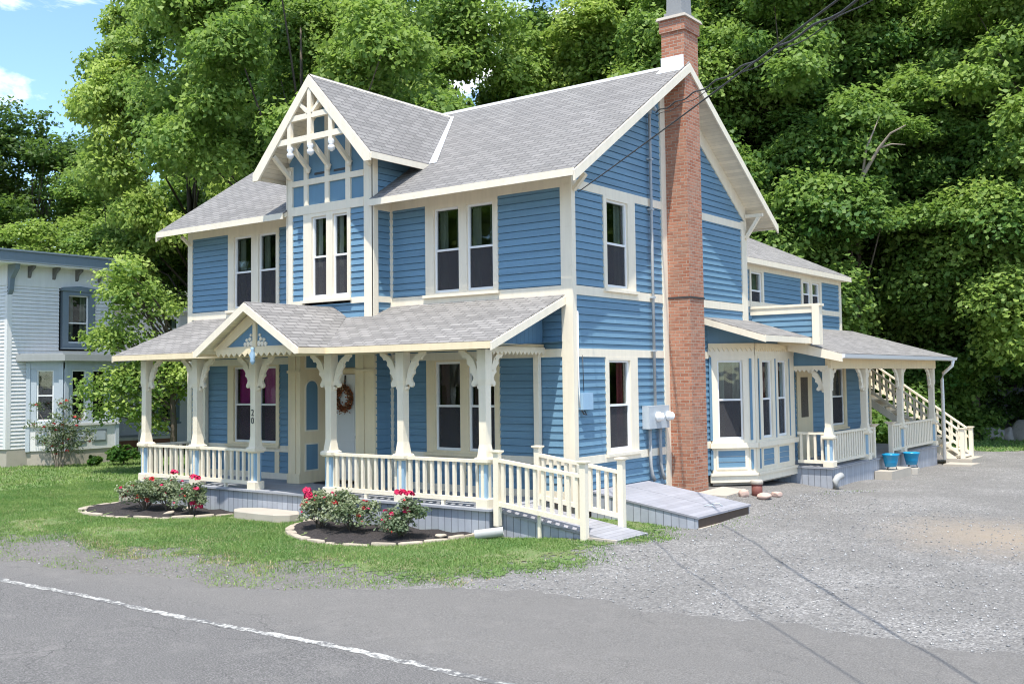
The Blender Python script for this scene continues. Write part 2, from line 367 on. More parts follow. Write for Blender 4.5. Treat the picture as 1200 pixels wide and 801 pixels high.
def wbase(o):
    m = o.matrix_basis.copy()
    if o.parent is not None: m = wbase(o.parent) @ o.matrix_parent_inverse @ m
    return m
def attach(o, parent):
    """parent o and keep the coordinates it was built in (world)"""
    o.parent = parent; o.matrix_parent_inverse = wbase(parent).inverted()
def attach_local(o, parent, m=None):
    o.parent = parent; o.matrix_parent_inverse = Matrix(); 
    if m is not None: o.matrix_basis = m
def tag(o, label=None, cat=None, group=None, kind=None):
    if label: o['label'] = label
    if cat: o['category'] = cat
    if group: o['group'] = group
    if kind: o['kind'] = kind
    return o
def thing(name, label, cat, loc=(0, 0, 0), group=None, rz=0):
    o = bpy.data.objects.new(name, None); COL.objects.link(o); o.location = loc; o.rotation_euler = (0, 0, rz)
    o.matrix_basis = Matrix.Translation(loc) @ Matrix.Rotation(rz, 4, 'Z')
    o.empty_display_size = .3
    return tag(o, label, cat, group)
def inst(mesh, name, parent, m=None):
    o = bpy.data.objects.new(name, mesh); COL.objects.link(o); attach_local(o, parent, m); return o
def copy_tree(o, parent=None):
    c = o.copy(); COL.objects.link(c)
    if parent is not None: c.parent = parent
    for ch in [x for x in o.children]: copy_tree(ch, c)
    return c

# ------------------------------------------------------------------ ground height
GP = np.array([(-11, -1.9, -.54), (-6, -1.9, -.53), (-.6, -1.9, -.50), (1.9, -1.6, -.41), (1.2, -.3, -.40), (2.3, .6, -.45), (2.35, 2.9, -.42), (.6, 3.3, -.27),
  (.9, 4.4, -.20), (.9, 6, -.27), (1, 8, -.34), (1.8, 8.9, -.52), (1.8, 14, -.58), (1.8, 18.5, -.62), (2.6, 17, -.58), (8, 5, -.58), (8, 15, -.62), (0, 30, -.60),
  (-24, 2, -.5), (-20, -2, -.52), (-13, 5, -.5), (-12, 0, -.52), (-6, 4, -.5), (-6, 12, -.5), (-30, 15, -.5), (9, -3, -.58), (4, -3, -.55), (-8, -4, -.54), (-2, -4, -.53),
  (-14, -4, -.54)] + [(x, y, z) for x in range(-40, 25, 5) for y, z in ((-6.2, -.59), (-9, -.64), (-13, -.66), (-18, -.66))])
def H(x, y):
    x = np.asarray(x, float); y = np.asarray(y, float)
    d2 = (x[..., None] - GP[:, 0]) ** 2 + (y[..., None] - GP[:, 1]) ** 2 + .15
    w = d2 ** -1.7
    z = (w * GP[:, 2]).sum(-1) / w.sum(-1)
    s = y * .92 - x * .4
    return z + np.clip(s - 31, 0, 60) * .28
def h(x, y): return float(H(np.array([x]), np.array([y]))[0])
# ------------------------------------------------------------------ camera, sun, sky
cam = bpy.data.cameras.new('camera'); co = bpy.data.objects.new('camera', cam); COL.objects.link(co); sc.camera = co
yaw, pit, rol = .64213, .054973, -.012602
Fv = Vector((-math.sin(yaw) * math.cos(pit), math.cos(yaw) * math.cos(pit), math.sin(pit)))
Rv = Vector((math.cos(yaw), math.sin(yaw), 0)); Uv = Rv.cross(Fv)
R2 = Rv * math.cos(rol) + Uv * math.sin(rol); U2 = -Rv * math.sin(rol) + Uv * math.cos(rol)
mw = Matrix((R2, U2, -Fv)).transposed().to_4x4(); mw.translation = (11.08523, -16.75653, 2.31996)
co.matrix_world = mw
cam.sensor_width = 36; cam.lens = 36 * 1225.39 / 1200; cam.shift_y = (375.59 - 400.5) / 1200; cam.clip_end = 2000
S = Vector((.18009, -.32509, .92838))
sl = bpy.data.lights.new('sun', 'SUN'); sl.energy = 3.35; sl.angle = R(.53); sl.color = (1, .955, .88)
so = bpy.data.objects.new('sun', sl); COL.objects.link(so); so.rotation_euler = (-S).to_track_quat('-Z', 'Y').to_euler(); so.location = (0, -10, 40)
w = bpy.data.worlds.new('World'); sc.world = w; w.use_nodes = True; nt = w.node_tree
bg = nt.nodes['Background']
sky = N(nt, 'ShaderNodeTexSky', sky_type='NISHITA'); sky.sun_disc = False
sky.sun_elevation = R(68.2); sky.sun_rotation = R(151.0); sky.altitude = 100; sky.air_density = 1.0; sky.dust_density = .25; sky.ozone_density = 2.0
tc = N(nt, 'ShaderNodeTexCoord').outputs['Generated']
cn = noise(nt, 3.2, 8, mapping(nt, tc, (1, 1, 2.6)), .58, .4)
cl = ramp(nt, cn.outputs[0], [(.525, (0, 0, 0)), (.60, (1, 1, 1))])
L(nt, mix(nt, cl, mix(nt, 1.0, sky.outputs[0], (.88, .97, 1.03), 'MULTIPLY'), (7.6, 7.8, 8.2)), bg.inputs[0]); bg.inputs[1].default_value = .15
sc.view_settings.view_transform = 'Standard'; sc.view_settings.look = 'None'; sc.view_settings.exposure = .98; sc.view_settings.gamma = 1
sc.cycles.max_bounces = 8; sc.cycles.transparent_max_bounces = 12; sc.cycles.use_denoising = DENOISE; sc.cycles.filter_width = 1.1
sc.cycles.sample_clamp_indirect = 6

# ------------------------------------------------------------------ ground sheets
def axis(lo, hi, step, far):
    a = list(np.arange(lo, hi + 1e-6, step)); s = step; p = hi
    while p < far: s *= 1.5; p += s; a.append(p)
    s = step; p = lo; pre = []
    while p > -far: s *= 1.5; p -= s; pre.append(p)
    return np.array(pre[::-1] + a)
def sheet(name, xs, ys, dz, mat, mask=None, jit=0, zf=None):
    X, Y = np.meshgrid(xs, ys); Z = H(X, Y) + dz
    nx, ny = len(xs), len(ys)
    rg = np.random.default_rng(3)
    faces = []
    cx = (X[:-1, :-1] + X[1:, 1:]) / 2; cy = (Y[:-1, :-1] + Y[1:, 1:]) / 2
    keep = np.ones(cx.shape, bool) if mask is None else mask(cx, cy)
    if jit: X = X + rg.uniform(-jit, jit, X.shape); Y = Y + rg.uniform(-jit, jit, Y.shape)
    if zf is not None: Z = Z + zf(X, Y)
    used = {}; verts = []
    flat = np.stack([X, Y, Z], -1).reshape(-1, 3)
    for j, i in zip(*np.nonzero(keep)):
        q = []
        for a in (j * nx + i, j * nx + i + 1, (j + 1) * nx + i + 1, (j + 1) * nx + i):
            if a not in used: used[a] = len(verts); verts.append(tuple(flat[a]))
            q.append(used[a])
        faces.append(tuple(q))
    mb = MB(); mb.v = verts; mb.f = faces
    return mb.build(name, mat, smooth=True, recalc=False)
tag(sheet('ground', axis(-40, 22, .4, 900), axis(-12, 32, .4, 900), 0, 'gravel'), 'grey gravel ground and driveway beside the house', kind='structure')
EX = np.array([-60, -20, -6.3, -3.5, -.8, .4, 1.0, 1.8, 3, 5, 7, 9, 30]); EY = np.array([-8.3, -8.1, -7.8, -7.45, -7.05, -6.5, -5.9, -5.3, -5.2, -5.1, -5.0, -4.95, -4.9])
def wob(x, s=1.0):
    return s * (.10 * np.sin(x * 2.1 + 1) + .07 * np.sin(x * 5.3) + .05 * np.sin(x * 11.7 + 2) + .03 * np.sin(x * 23.1))
def edge(x): return np.interp(x, EX, EY) + wob(x)
tx = np.concatenate([np.arange(-60, -14, 1.0), np.arange(-14, 14, .12), np.arange(14, 60, 1.0)])
mb = MB()
tys = np.concatenate([[0, .06, .3, .8], np.arange(1.4, 14, .9)])
V = []
for x in tx:
    e = float(edge(np.array(x)))
    for k, d in enumerate(tys): V.append((x, e - d, h(x, e - d) + (.004 if k == 0 else .016)))
nk = len(tys)
mb.add(V, [(i * nk + k, i * nk + k + 1, (i + 1) * nk + k + 1, (i + 1) * nk + k) for i in range(len(tx) - 1) for k in range(nk - 1)])
tag(mb.build('road', 'asphalt', smooth=True, recalc=False), 'old grey asphalt road with fine cracks', kind='structure')
mb = MB(); V = []
lx = np.arange(-40, 30, .1)
for x in lx:
    c = -8.60 + .02 * math.sin(x * .7); j1 = .012 * math.sin(x * 7.3) + .015 * math.sin(x * 17.1 + 1); j2 = .012 * math.sin(x * 9.1) + .018 * math.sin(x * 14.3)
    for y in (c - .062 + j1, c + .062 + j2): V.append((x, y, h(x, y) + .0205))
mb.add(V, [(2 * i, 2 * i + 1, 2 * i + 3, 2 * i + 2) for i in range(len(lx) - 1)])
tag(mb.build('road_markings', 'line', smooth=True, recalc=False), 'worn white edge line painted along the road', kind='structure')
# lawn
LX = np.array([-60, -25, -9.2, -4.1, -.5, 1.0, 1.7, 2.3]); LY = np.array([-6.9, -6.7, -6.35, -6.05, -5.6, -5.3, -5.1, -3.6])
RY = np.array([-5.2, -3.0, -1.0, .2, .55]); RX = np.array([1.9, 2.35, 2.2, 2.1, 1.7])
def lawn_d(x, y):
    """positive inside the lawn, about the distance to its worn edge"""
    a = y - np.interp(x, LX, LY); b = np.interp(y, RY, RX) - x
    n = .22 * np.sin(x * 1.7 + y * 2.3) + .16 * np.sin(x * 4.1 - y * 3.1 + 1) + .1 * np.sin(x * 8.3 + y * 6.7)
    d = np.minimum(a, b) + n
    d = np.minimum(d, np.where((x > 0) & (y > .5), -1., 9.))
    return d
def house_mask(x, y): return (x > -12) & (y > -1.85) & (x < 0.1)
tag(sheet('lawn', np.arange(-18, 2.6, .085), np.arange(-7.4, .6, .085), .010, 'lawn', lambda x, y: (lawn_d(x, y) > .15 + 1.0 * np.random.default_rng(9).uniform(0, 1, x.shape) ** 2.2) & ~house_mask(x, y), .05), 'green lawn in front of the porch', kind='structure')
tag(sheet('lawn', np.arange(-60, -11.95, .5), np.arange(-7.5, 14, .5), .008, 'lawn', lambda x, y: (lawn_d(x, y) > 0) & ((x < -18) | (y > .6) | (x < -12)) & ~((x > -18) & (y < .6)), .03), 'green side lawn running back between the two houses', kind='structure')
tag(sheet('lawn', np.arange(-2, 10, .4), np.arange(22, 33, .4), .008, 'lawn', lambda x, y: (y > 24.3 + .35 * x + .3 * np.sin(x * 2.3)), .05), 'strip of sunny grass in front of the boulders', kind='structure')

# ------------------------------------------------------------------ the blue house
house = thing('victorian_house', 'blue clapboard Victorian house with cream trim, grey shingle roofs and brick chimney', 'house', (-6, 4, -.5))
def P(name, mb, mat, smooth=False): return mb.build(name, mat, house, smooth)
def siding(mb, Mx, z0, z1, ulo, uhi, holes=(), e=.142, lip=.022, y0=0.0):
    """clapboards on the local plane y=y0, outward -y; holes (u0,u1,z0,z1)"""
    fl = ulo if callable(ulo) else (lambda z: ulo); fh = uhi if callable(uhi) else (lambda z: uhi)
    n = int(math.ceil((z1 - z0) / e - 1e-6))
    for k in range(n):
        za = z0 + k * e; zb = min(za + e, z1)
        cuts = sorted({za, zb} | {c for q in holes for c in q[2:4] if za < c < zb})
        for a, b in zip(cuts, cuts[1:]):
            zm = (a + b) / 2
            iv = [(None, None)]
            hs = sorted((q[0], q[1]) for q in holes if q[2] <= zm <= q[3])
            segs = []; cur = None
            left = lambda z: fl(z)
            edges = []
            start = ('f', fl)
            for u0, u1 in hs:
                edges.append((start, ('c', u0))); start = ('c', u1)
            edges.append((start, ('f', fh)))
            for s, t in edges:
                ev = lambda g, z: g[1](z) if g[0] == 'f' else g[1]
                sa, sb, ta, tb = ev(s, a), ev(s, b), ev(t, a), ev(t, b)
                sa, ta = max(sa, fl(a)), min(ta, fh(a)); sb, tb = max(sb, fl(b)), min(tb, fh(b))
                if ta - sa < .01 and tb - sb < .01: continue
                if ta < sa: sa = ta = (sa + ta) / 2
                if tb < sb: sb = tb = (sb + tb) / 2
                gap = .009 if (b == zb and zb < z1 - .02) else 0
                oa = y0 - lip * (1 - (a - za) / e) - .002; ob = y0 - lip * (1 - (b - za) / e) - .002
                pts = [(sa, oa, a), (ta, oa, a), (tb, ob, b - gap), (sb, ob, b - gap)]
                f = [(0, 1, 2, 3)]
                if a == za:
                    pts += [(sa, y0 + .02, a), (ta, y0 + .02, a)]; f.append((4, 5, 1, 0))
                if gap:
                    o = len(pts); pts += [(sb, y0 + .02, b - gap), (tb, y0 + .02, b - gap), (sb, y0 + .02, b), (tb, y0 + .02, b)]; f += [(3, 2, o + 1, o), (o, o + 1, o + 3, o + 2)]
                mb.add([Mx @ Vector(p) for p in pts], f)
I4 = Matrix()
MR = Matrix.Rotation(R(90), 4, 'Z')                       # local u -> +y, outward -> +x  (plane x=0)
def at(x, y, ang): return Matrix.Translation((x, y, 0)) @ Matrix.Rotation(R(ang), 4, 'Z')
def trim(mb, Mx, u0, u1, z0, z1, t=.035, y0=0.0):
    m = MB().box(u0, u1, y0 - t, y0 + .01, z0, z1).xf(Mx); mb.add(m.v, m.f)
def board(name, Mx, u0, u1, z0, z1, t=.035, mat='cream', y0=0.0):
    mb = MB(); trim(mb, Mx, u0, u1, z0, z1, t, y0); return P(name, mb, mat)

_wm = {}
def window(root, Mx, cas, sashes, z0, z1, head=.0, ct=.04, cmat='cream', curtain='curtain_grey', sill=True, sashmat='white', rec=.03, mid=.5, lower='screen', name='window', ext=None):
    """cas=(u0,u1,zb,zt) outer casing; sashes [(u0,u1)], z0..z1 sash height"""
    u0, u1, zb, zt = cas; f = MB()
    us = [u0] + [v for s in sashes for v in s] + [u1]
    for i in range(0, len(us), 2):
        f.box(us[i], us[i + 1], -ct, .10, zb, zt)
    for a, b in sashes:
        if zt - z1 > .004: f.box(a, b, -ct, .10, z1, zt)
        if z0 - zb > .004: f.box(a, b, -ct, .10, zb, z0)
    w = f.xf(Mx).build(name, cmat, root)
    fr = .045
    for a, b in sashes:
        zm = z0 + (z1 - z0) * mid; s = MB()
        y = rec
        s.box(a, a + fr, y - .02, y + .03, z0, z1).box(b - fr, b, y - .02, y + .03, z0, z1)
        s.box(a + fr, b - fr, y - .02, y + .03, z1 - fr, z1).box(a + fr, b - fr, y - .02, y + .03, z0, z0 + fr + .01).box(a + fr, b - fr, y - .028, y + .03, zm - .022, zm + .022)
        s.xf(Mx).build('sash_frame', sashmat, w)
        MB().box(a + fr, b - fr, y + .018, y + .024, zm + .022, z1 - fr).xf(Mx).build('pane', 'glass', w)
        MB().box(a + fr, b - fr, y + .018, y + .024, z0 + fr + .01, zm - .022).xf(Mx).build('pane', 'glass', w)
        if lower: MB().box(a + fr, b - fr, y + .004, y + .006, z0 + fr + .01, zm - .022).xf(Mx).build('insect_screen', lower, w)
        if curtain:
            c = MB(); wd = b - a; spans = [(a + .02, a + wd * .36), (b - wd * .30, b - .02)] if curtain not in ('curtain_purple',) else [(a + .02, b - .02)]
            for k, (p, q) in enumerate(spans):
                cm = MB(); n = 22; V = []
                for i in range(n + 1):
                    u = p + (q - p) * i / n; yy = .16 + .022 * math.sin(i * 1.9) + .01 * math.sin(i * 4.1)
                    V += [(u, yy, z0 + .02), (u, yy, z1 - .02)]
                cm.add(V, [(2 * i, 2 * i + 2, 2 * i + 3, 2 * i + 1) for i in range(n)])
                cm.xf(Mx).build('curtain', curtain, w, recalc=False)
    if sill:
        MB().box(u0 - .04, u1 + .04, -ct - .06, -.002, zb - .06, zb).xf(Mx).build('sill', cmat, w)
    return w
ZS = .79
CL = (-10.33, -8.41); CR = (-3.71, -1.76)
SL = [(-10.10, -9.43), (-9.17, -8.52)]; SR = [(-3.47, -2.78), (-2.57, -1.88)]
HF = lambda z0, z1: [(CL[0] + .02, CL[1] - .02, z0, z1), (CR[0] + .02, CR[1] - .02, z0, z1)]
# front wall
mb = MB()
siding(mb, I4, 0.0, 6.1, -11.93, -7.30, HF(.80, 2.74) + HF(4.1, 6.02)); P('wall', mb, 'blue'); mb = MB()
siding(mb, I4, 0.0, 6.1, -4.75, -.05, HF(.80, 2.74) + HF(4.1, 6.02))
P('wall', mb, 'blue')
# right wall with gable
OV = .57; EZ = 6.2; EYF = -.72; SLP = .655; RIDGE = EZ + SLP * (4 - EYF)
mb = MB()
gl = lambda z: 0.02 if z < 6.5 else (z - 6.5) / SLP + .05
gh = lambda z: 7.98 if z < 6.5 else 8 - (z - 6.5) / SLP - .05
siding(mb, MR, 0.0, RIDGE - .15, gl, gh, [(1.17, 2.38, .80, 2.74), (1.17, 2.38, 4.1, 6.0), (3.82, 4.42, -.5, 9.5)])
P('wall', mb, 'blue')
mb = MB(); mb.box(-11.9, -.03, .06, 7.95, -.6, 6.05); 
core = MB()
# dark rooms behind the openings
core.box(-11.50, -.80, .80, 7.9, -.5, 6.0); P('room', core, 'inner')
rm = MB()
for z in (-.02, 3.4, 6.1):
    rm.poly((-11.88, .10, z), (-.10, .10, z), (-.10, .80, z), (-11.88, .80, z)); rm.poly((-.80, .80, z), (-.10, .80, z), (-.10, 7.9, z), (-.80, 7.9, z))
P('room_lining', rm, 'inner')
lw = MB()      # left and back walls
ML_ = at(-11.95, 8, -90)
siding(lw, ML_, 0.0, RIDGE - .15, gl, gh, [(5.17, 6.38, .80, 2.72), (5.17, 6.38, 4.1, 6.0)]); P('wall', lw, 'blue')
for z0, z1 in ((5.99, 6.16), (3.92, 4.10), (2.72, 2.88), (.63, .79)): board('belt_board', ML_, .16, 7.86, z0, z1, .034)
for u in (-.02, 7.86): board('corner_board', ML_, u, u + .16, -.05, 6.2, .04)
window(house, ML_, (5.15, 6.40, .79, 2.72), [(5.35, 6.2)], .84, 2.66); window(house, ML_, (5.15, 6.40, 4.10, 5.99), [(5.35, 6.2)], 4.14, 5.93)
P('room', MB().box(-11.60, -11.55, 1.2, 3.2, -.1, 6.0), 'inner'); lw = MB(); siding(lw, at(0, 8, 180), 0.0, 6.3, 0, 11.95); P('wall', lw, 'blue')
# corner boards, belts, friezes
for x0, x1, y in ((-11.97, -11.79, 0), (-.22, .02, 0)):
    board('corner_board', I4, x0, x1, -.05, 6.2, .04)
board('corner_board', MR, -.037, .10, -.05, 6.2, .042)
board('corner_board', MR, 7.72, 8.02, -.05, 6.2, .042)
board('corner_board', MR, 3.57, 3.80, -.1, 8.75, .05)
for a, b in ((-11.79, -7.44), (-4.73, -.22)):
    board('frieze_board', I4, a, b, 6.02, 6.42, .036)
    board('belt_board', I4, a, b, 3.92, 4.10, .036)
    board('belt_board', I4, a, b, 2.72, 2.88, .036)
    board('belt_board', I4, a, b, .64, .79, .036)
    board('base_board', I4, a, b, -.02, .14, .036)
for a, b in ((.10, 3.57), (4.44, 7.72)):
    board('belt_board', MR, a, b, 5.99, 6.16, .036)
    board('belt_board', MR, a, b, 3.92, 4.10, .036)
board('belt_board', MR, .10, 3.57, 2.72, 2.88, .036); board('belt_board', MR, .10, 3.57, .63, .79, .036)
board('belt_board', MR, 4.44, 5.8, 2.72, 2.88, .036); board('belt_board', MR, 4.44, 5.8, .63, .79, .036)
# foundation
P('foundation', MB().box(-11.9, -.06, .05, 7.9, -.9, -.02), 'concrete')
# windows of the main block
window(house, I4, (*CL, .79, 2.72), SL, .84, 2.68, cmat='cream_shade', curtain='curtain_purple')
window(house, I4, (*CR, .79, 2.72), SR, .84, 2.68, cmat='cream_shade', curtain='curtain_dark')
window(house, I4, (*CL, 4.10, 6.02), SL, 4.14, 5.93)
window(house, I4, (*CR, 4.10, 6.02), SR, 4.14, 5.93)
window(house, MR, (1.14, 2.40, .79, 2.72), [(1.26, 2.10)], .84, 2.66, curtain='curtain_red')
window(house, MR, (1.14, 2.40, 4.10, 5.99), [(1.26, 2.10)], 4.14, 5.93)
# wood panel frames below the porch windows
for c in (CL, CR):
    mb = MB()
    for u in (c[0], (c[0] + c[1]) / 2 - .08, c[1] - .16): trim(mb, I4, u, u + .16, .14, .64, .03)
    P('window_apron', mb, 'cream_shade')
# ---- main roof
def slab(pts, th, name, mat='roof', under='cream', fascia=None):
    """roof plane: shingle top and soffit below"""
    pts = [Vector(p) for p in pts]; n = (pts[1] - pts[0]).cross(pts[2] - pts[0]).normalized()
    if n.z < 0: n = -n
    top = MB(); top.prism([p - n * .035 for p in pts], n * .035); r = P(name, top, mat)
    un = MB(); un.prism([p - n * th for p in pts], n * (th - .036)); u = un.build('soffit', under, r)
    return r
XL = -12.32
def mz(y): return EZ + SLP * (y - EYF)
BL, BR, BC = -7.46, -4.71, -6.05
slab([(XL, EYF, EZ), (BL, EYF, EZ), (BL, 4, RIDGE), (XL, 4, RIDGE)], .12, 'roof', under='soffit')
slab([(BR, EYF, EZ), (OV, EYF, EZ), (OV, 4, RIDGE), (BR, 4, RIDGE)], .12, 'roof', under='soffit')
slab([(BL, .02, mz(.02)), (BR, .02, mz(.02)), (BR, 4, RIDGE), (BL, 4, RIDGE)], .12, 'roof')
slab([(XL, 4, RIDGE), (OV, 4, RIDGE), (OV, 8.72, EZ), (XL, 8.72, EZ)], .12, 'roof', under='soffit')
P('ridge_cap', MB().prism([(XL, 3.84, RIDGE - .16 * SLP + .004), (XL, 4, RIDGE + .02), (XL, 4.16, RIDGE - .16 * SLP + .004), (XL, 4, RIDGE - .02)], (OV - XL, 0, 0)), 'ridgecap')
for a, b in ((XL, BL), (BR, OV)):
    P('fascia', MB().box(a, b, EYF - .03, EYF, EZ - .15, EZ - .01), 'cream')
P('fascia', MB().box(XL, OV, 8.72, 8.75, EZ - .15, EZ - .01), 'cream')
def rake(x0, x1, ya, za, yb, zb, hgt=.2, name='rake_board'):
    return P(name, MB().prism([(x0, ya, za - .035), (x0, yb, zb - .035), (x0, yb, zb - .035 - hgt), (x0, ya, za - .035 - hgt)], (x1 - x0, 0, 0)), 'cream')
for x in (OV - .005, XL - .03):
    rake(x, x + .035, EYF - .03, EZ - .02, 4, RIDGE); rake(x, x + .035, 4, RIDGE, 8.75, EZ - .02)
# sloping frieze on the gable wall, brackets
for s in (1, -1):
    y0 = 4 - s * 4.0; z0 = mz(0) - .12
    P('frieze_board', MB().prism([(.0, y0, z0), (.0, 4, RIDGE - .12), (.0, 4, RIDGE - .52), (.0, y0, z0 - .40)], (.04, 0, 0)), 'cream')
    P('eave_bracket', MB().beam((.05, y0 + s * .05, 5.78), (.42, y0 + s * .02, 6.32), .09, .08).beam((.05, y0 + s * .04, 6.34), (.52, y0 + s * .04, 6.34), .08, .08) if s < 0 else MB().beam((.05, y0 + s * .05, 5.95), (.34, y0 + s * .02, 6.22), .08, .08), 'cream')
P('eave_bracket', MB().beam((-11.88, -.05, 5.88), (-11.88, -.30, 6.08), .07, .07), 'cream')
# ---- projecting gabled bay
YB = -.565
MBay = Matrix.Translation((0, YB, 0))
BT = 9.08; BS = (BT - 7.1) / 1.86
def bz(x): return BT - BS * abs(x - BC)
mb = MB()
siding(mb, MBay, 4.13, 6.12, -7.30, -6.89); siding(mb, MBay, 4.13, 6.12, -5.42, -4.98)
siding(mb, MBay, 3.55, 4.02, -7.40, -4.75)
sideL = at(-7.44, .3, -90); sideR = at(-4.73, YB, 90)
siding(mb, sideR, 0.0, 7.25, .02, lambda z: .565 if z < 6.3 else min(2.2, .6 + (z - 6.3) / SLP)); siding(mb, sideL, 0.0, 7.25, -2.0, .86)
P('bay_wall', mb, 'blue')
bp = MB().prism([(-7.42, YB + .0, 6.1), (-4.75, YB + .0, 6.1), (-4.75, YB, bz(-4.75) - .1), (BC, YB, BT - .12), (-7.42, YB, bz(-7.42) - .1)], (0, .06, 0)); P('gable_panel', bp, 'bluepanel')
def bayb(name, u0, u1, z0, z1, t=.04): return board(name, MBay, u0, u1, z0, z1, t)
bayb('corner_board', -7.46, -7.28, 3.60, 7.25); bayb('corner_board', -4.98, -4.71, 3.60, 7.25)
board('corner_board', sideR, -.04, .10, 3.60, 7.2, .045); board('corner_board', sideL, .72, .905, 3.6, 7.2, .045)
board('belt_board', sideR, .10, .565, 4.0, 4.13); board('frieze_board', sideR, .10, .565, 6.0, 6.3)
board('corner_board', sideR, .50, .565, 0, 6.05, .05)
bayb('belt_board', -7.28, -6.91, 4.0, 4.13, .036); bayb('belt_board', -5.40, -4.98, 4.0, 4.13, .036)
bayb('gable_beam', -7.28, -4.98, 6.10, 6.30, .05); bayb('gable_beam', -7.28, -4.98, 6.77, 6.90, .05)
for u0, u1 in ((-6.89, -6.76), (-6.20, -6.07), (-5.54, -5.39)):
    bayb('gable_stud', u0, u1, 6.30, 6.77, .045); bayb('gable_stud', u0, u1, 6.90, min(bz(u0), bz(u1)) - .12, .045)
for s in (1, -1):
    P('frieze_board', MB().prism([(BC, YB - .05, BT - .1), (BC + s * 1.36, YB - .05, bz(BC + 1.36) - .1), (BC + s * 1.36, YB - .05, bz(BC + 1.36) - .28), (BC, YB - .05, BT - .30)], (0, .05, 0)), 'cream')
window(house, MBay, (-6.91, -5.40, 4.13, 6.10), [(-6.64, -6.16), (-5.96, -5.50)], 4.19, 6.02, curtain='curtain_white', ext=1)
P('bay_room', MB().box(-7.3, -4.9, YB + .45, YB + .5, 3.6, 6.3), 'inner')
P('bay_room', MB().poly((-7.3, YB + .1, 3.6), (-7.3, YB + .46, 3.6), (-7.3, YB + .46, 6.3), (-7.3, YB + .1, 6.3)).poly((-4.8, YB + .1, 3.6), (-4.8, YB + .46, 3.6), (-4.8, YB + .46, 6.3), (-4.8, YB + .1, 6.3)), 'inner')
YR = -1.20; XE = 1.86
for s in (1, -1):
    slab([(BC, YR, BT), (BC + s * XE, YR, BT - BS * XE), (BC + s * XE, .75, BT - BS * XE), (BC + s * .03, 3.80, BT - .03), (BC, 3.83, BT)], .10, 'bay_roof', under='soffit')
    P('rake_board', MB().prism([(BC, YR - .03, BT - .03), (BC + s * (XE + .01), YR - .03, BT - BS * XE - .03), (BC + s * (XE + .01), YR - .03, BT - BS * XE - .20), (BC + s * (XE - .16), YR - .03, BT - BS * XE - .20), (BC, YR - .03, BT - .30)], (0, .05, 0)), 'cream')
    P('fascia', MB().box(*sorted((BC + s * XE, BC + s * (XE + .03))), YR, .72, BT - BS * XE - .15, BT - BS * XE - .015), 'cream')
def vpt(x): 
    z = bz(x); return Vector((x, EYF + (z - EZ) / SLP, z))
a, b = vpt(BC + .06), vpt(BC + XE)
P('valley_flashing', MB().prism([a + Vector((0, 0, .012)), b + Vector((0, 0, .012)), b + Vector((.22, .0, .012)), a + Vector((.10, .0, .012))], (0, 0, .012)), 'flash')
# sunburst truss of the bay gable
YT = -1.15
tr = lambda name, p, q, wd=.10, th=.09: P(name, MB().beam((p[0], YT, p[1]), (q[0], YT, q[1]), th, wd, (0, 1, 0)), 'cream')
def beamxz(name, p, q, wd=.11): 
    d = Vector((q[0] - p[0], 0, q[1] - p[1])).normalized(); nn = Vector((-d.z, 0, d.x)) * wd / 2
    a = Vector((p[0], YT - .05, p[1])); b = Vector((q[0], YT - .05, q[1]))
    return P(name, MB().prism([a + nn, b + nn, b - nn, a - nn], (0, .09, 0)), 'cream')
beamxz('truss_beam', (BC - 1.13, 7.66), (BC + 1.13, 7.66), .13); beamxz('truss_beam', (BC - .72, 8.15), (BC + .72, 8.15), .12)
P('king_post', MB().box(BC - .06, BC + .06, YT - .062, YT + .035, 7.50, 8.86), 'cream')
for s in (1, -1):
    beamxz('truss_ray', (BC, 8.16), (BC + s * .40, 8.52), .07)
    P('truss_post', MB().box(BC + s * .66 - .055, BC + s * .66 + .055, YT - .056, YT + .03, 7.50, 8.24), 'cream')
for x in (BC - .66, BC, BC + .66):
    P('drop_finial', MB().lathe([(.02, 7.58), (.07, 7.52), (.085, 7.47), (.05, 7.42), (.085, 7.37), (.075, 7.31), (.02, 7.26)], x, YT - .01, 10), 'white', True)
for x in (BC - .66, BC, BC + .66, BC - 1.28, BC + 1.28):
    zt = 7.56 if abs(x - BC) < 1 else 7.42
    mb = MB(); mb.beam((x, YT + .02, zt), (x, YB - .04, 7.10 if abs(x - BC) < 1 else 6.98), .09, .09); 
    mb.lathe([(.03, 7.02), (.06, 7.06), (.06, 7.13), (.03, 7.17)], x, YB - .08, 8); P('gable_bracket', mb, 'cream')
for x in (BC - .30, BC + .33):
    P('cresting', MB().box(x - .22, x + .22, YB - .012, YB, 6.98, 7.03), 'iron')
# ---- chimney
ch = MB(); ch.frustum(.285, 4.12, -.6, 10.28, .295, .28, .345, .335); chim = P('chimney', ch, 'brick')
MB().frustum(.285, 4.12, 9.98, 10.26, .315, .315, .37, .37).build('brick_collar', 'brick', chim)
MB().frustum(.285, 4.12, 10.26, 10.33, .37, .345, .425, .40).build('cap_slab', 'concrete', chim)
MB().frustum(.285, 4.12, 10.33, 10.44, .23, .23, .28, .28).frustum(.285, 4.12, 10.44, 10.90, .19, .18, .24, .23).build('flue_block', 'iron' if False else 'flue', chim)
MB().prism([(-.01, 3.77, 9.05), (.55, 3.77, 9.05), (.55, 3.77, 9.42), (-.01, 3.77, 9.42)], (0, .02, 0)).prism([(-.04, 3.60, 8.99), (.56, 3.60, 8.99), (.56, 3.78, 9.12), (-.04, 3.78, 9.12)], (0, 0, .05)).build('flashing', 'flash', chim)
MB().box(-.02, .592, 3.765, 4.475, 4.02, 4.06).build('strap', 'iron', chim)
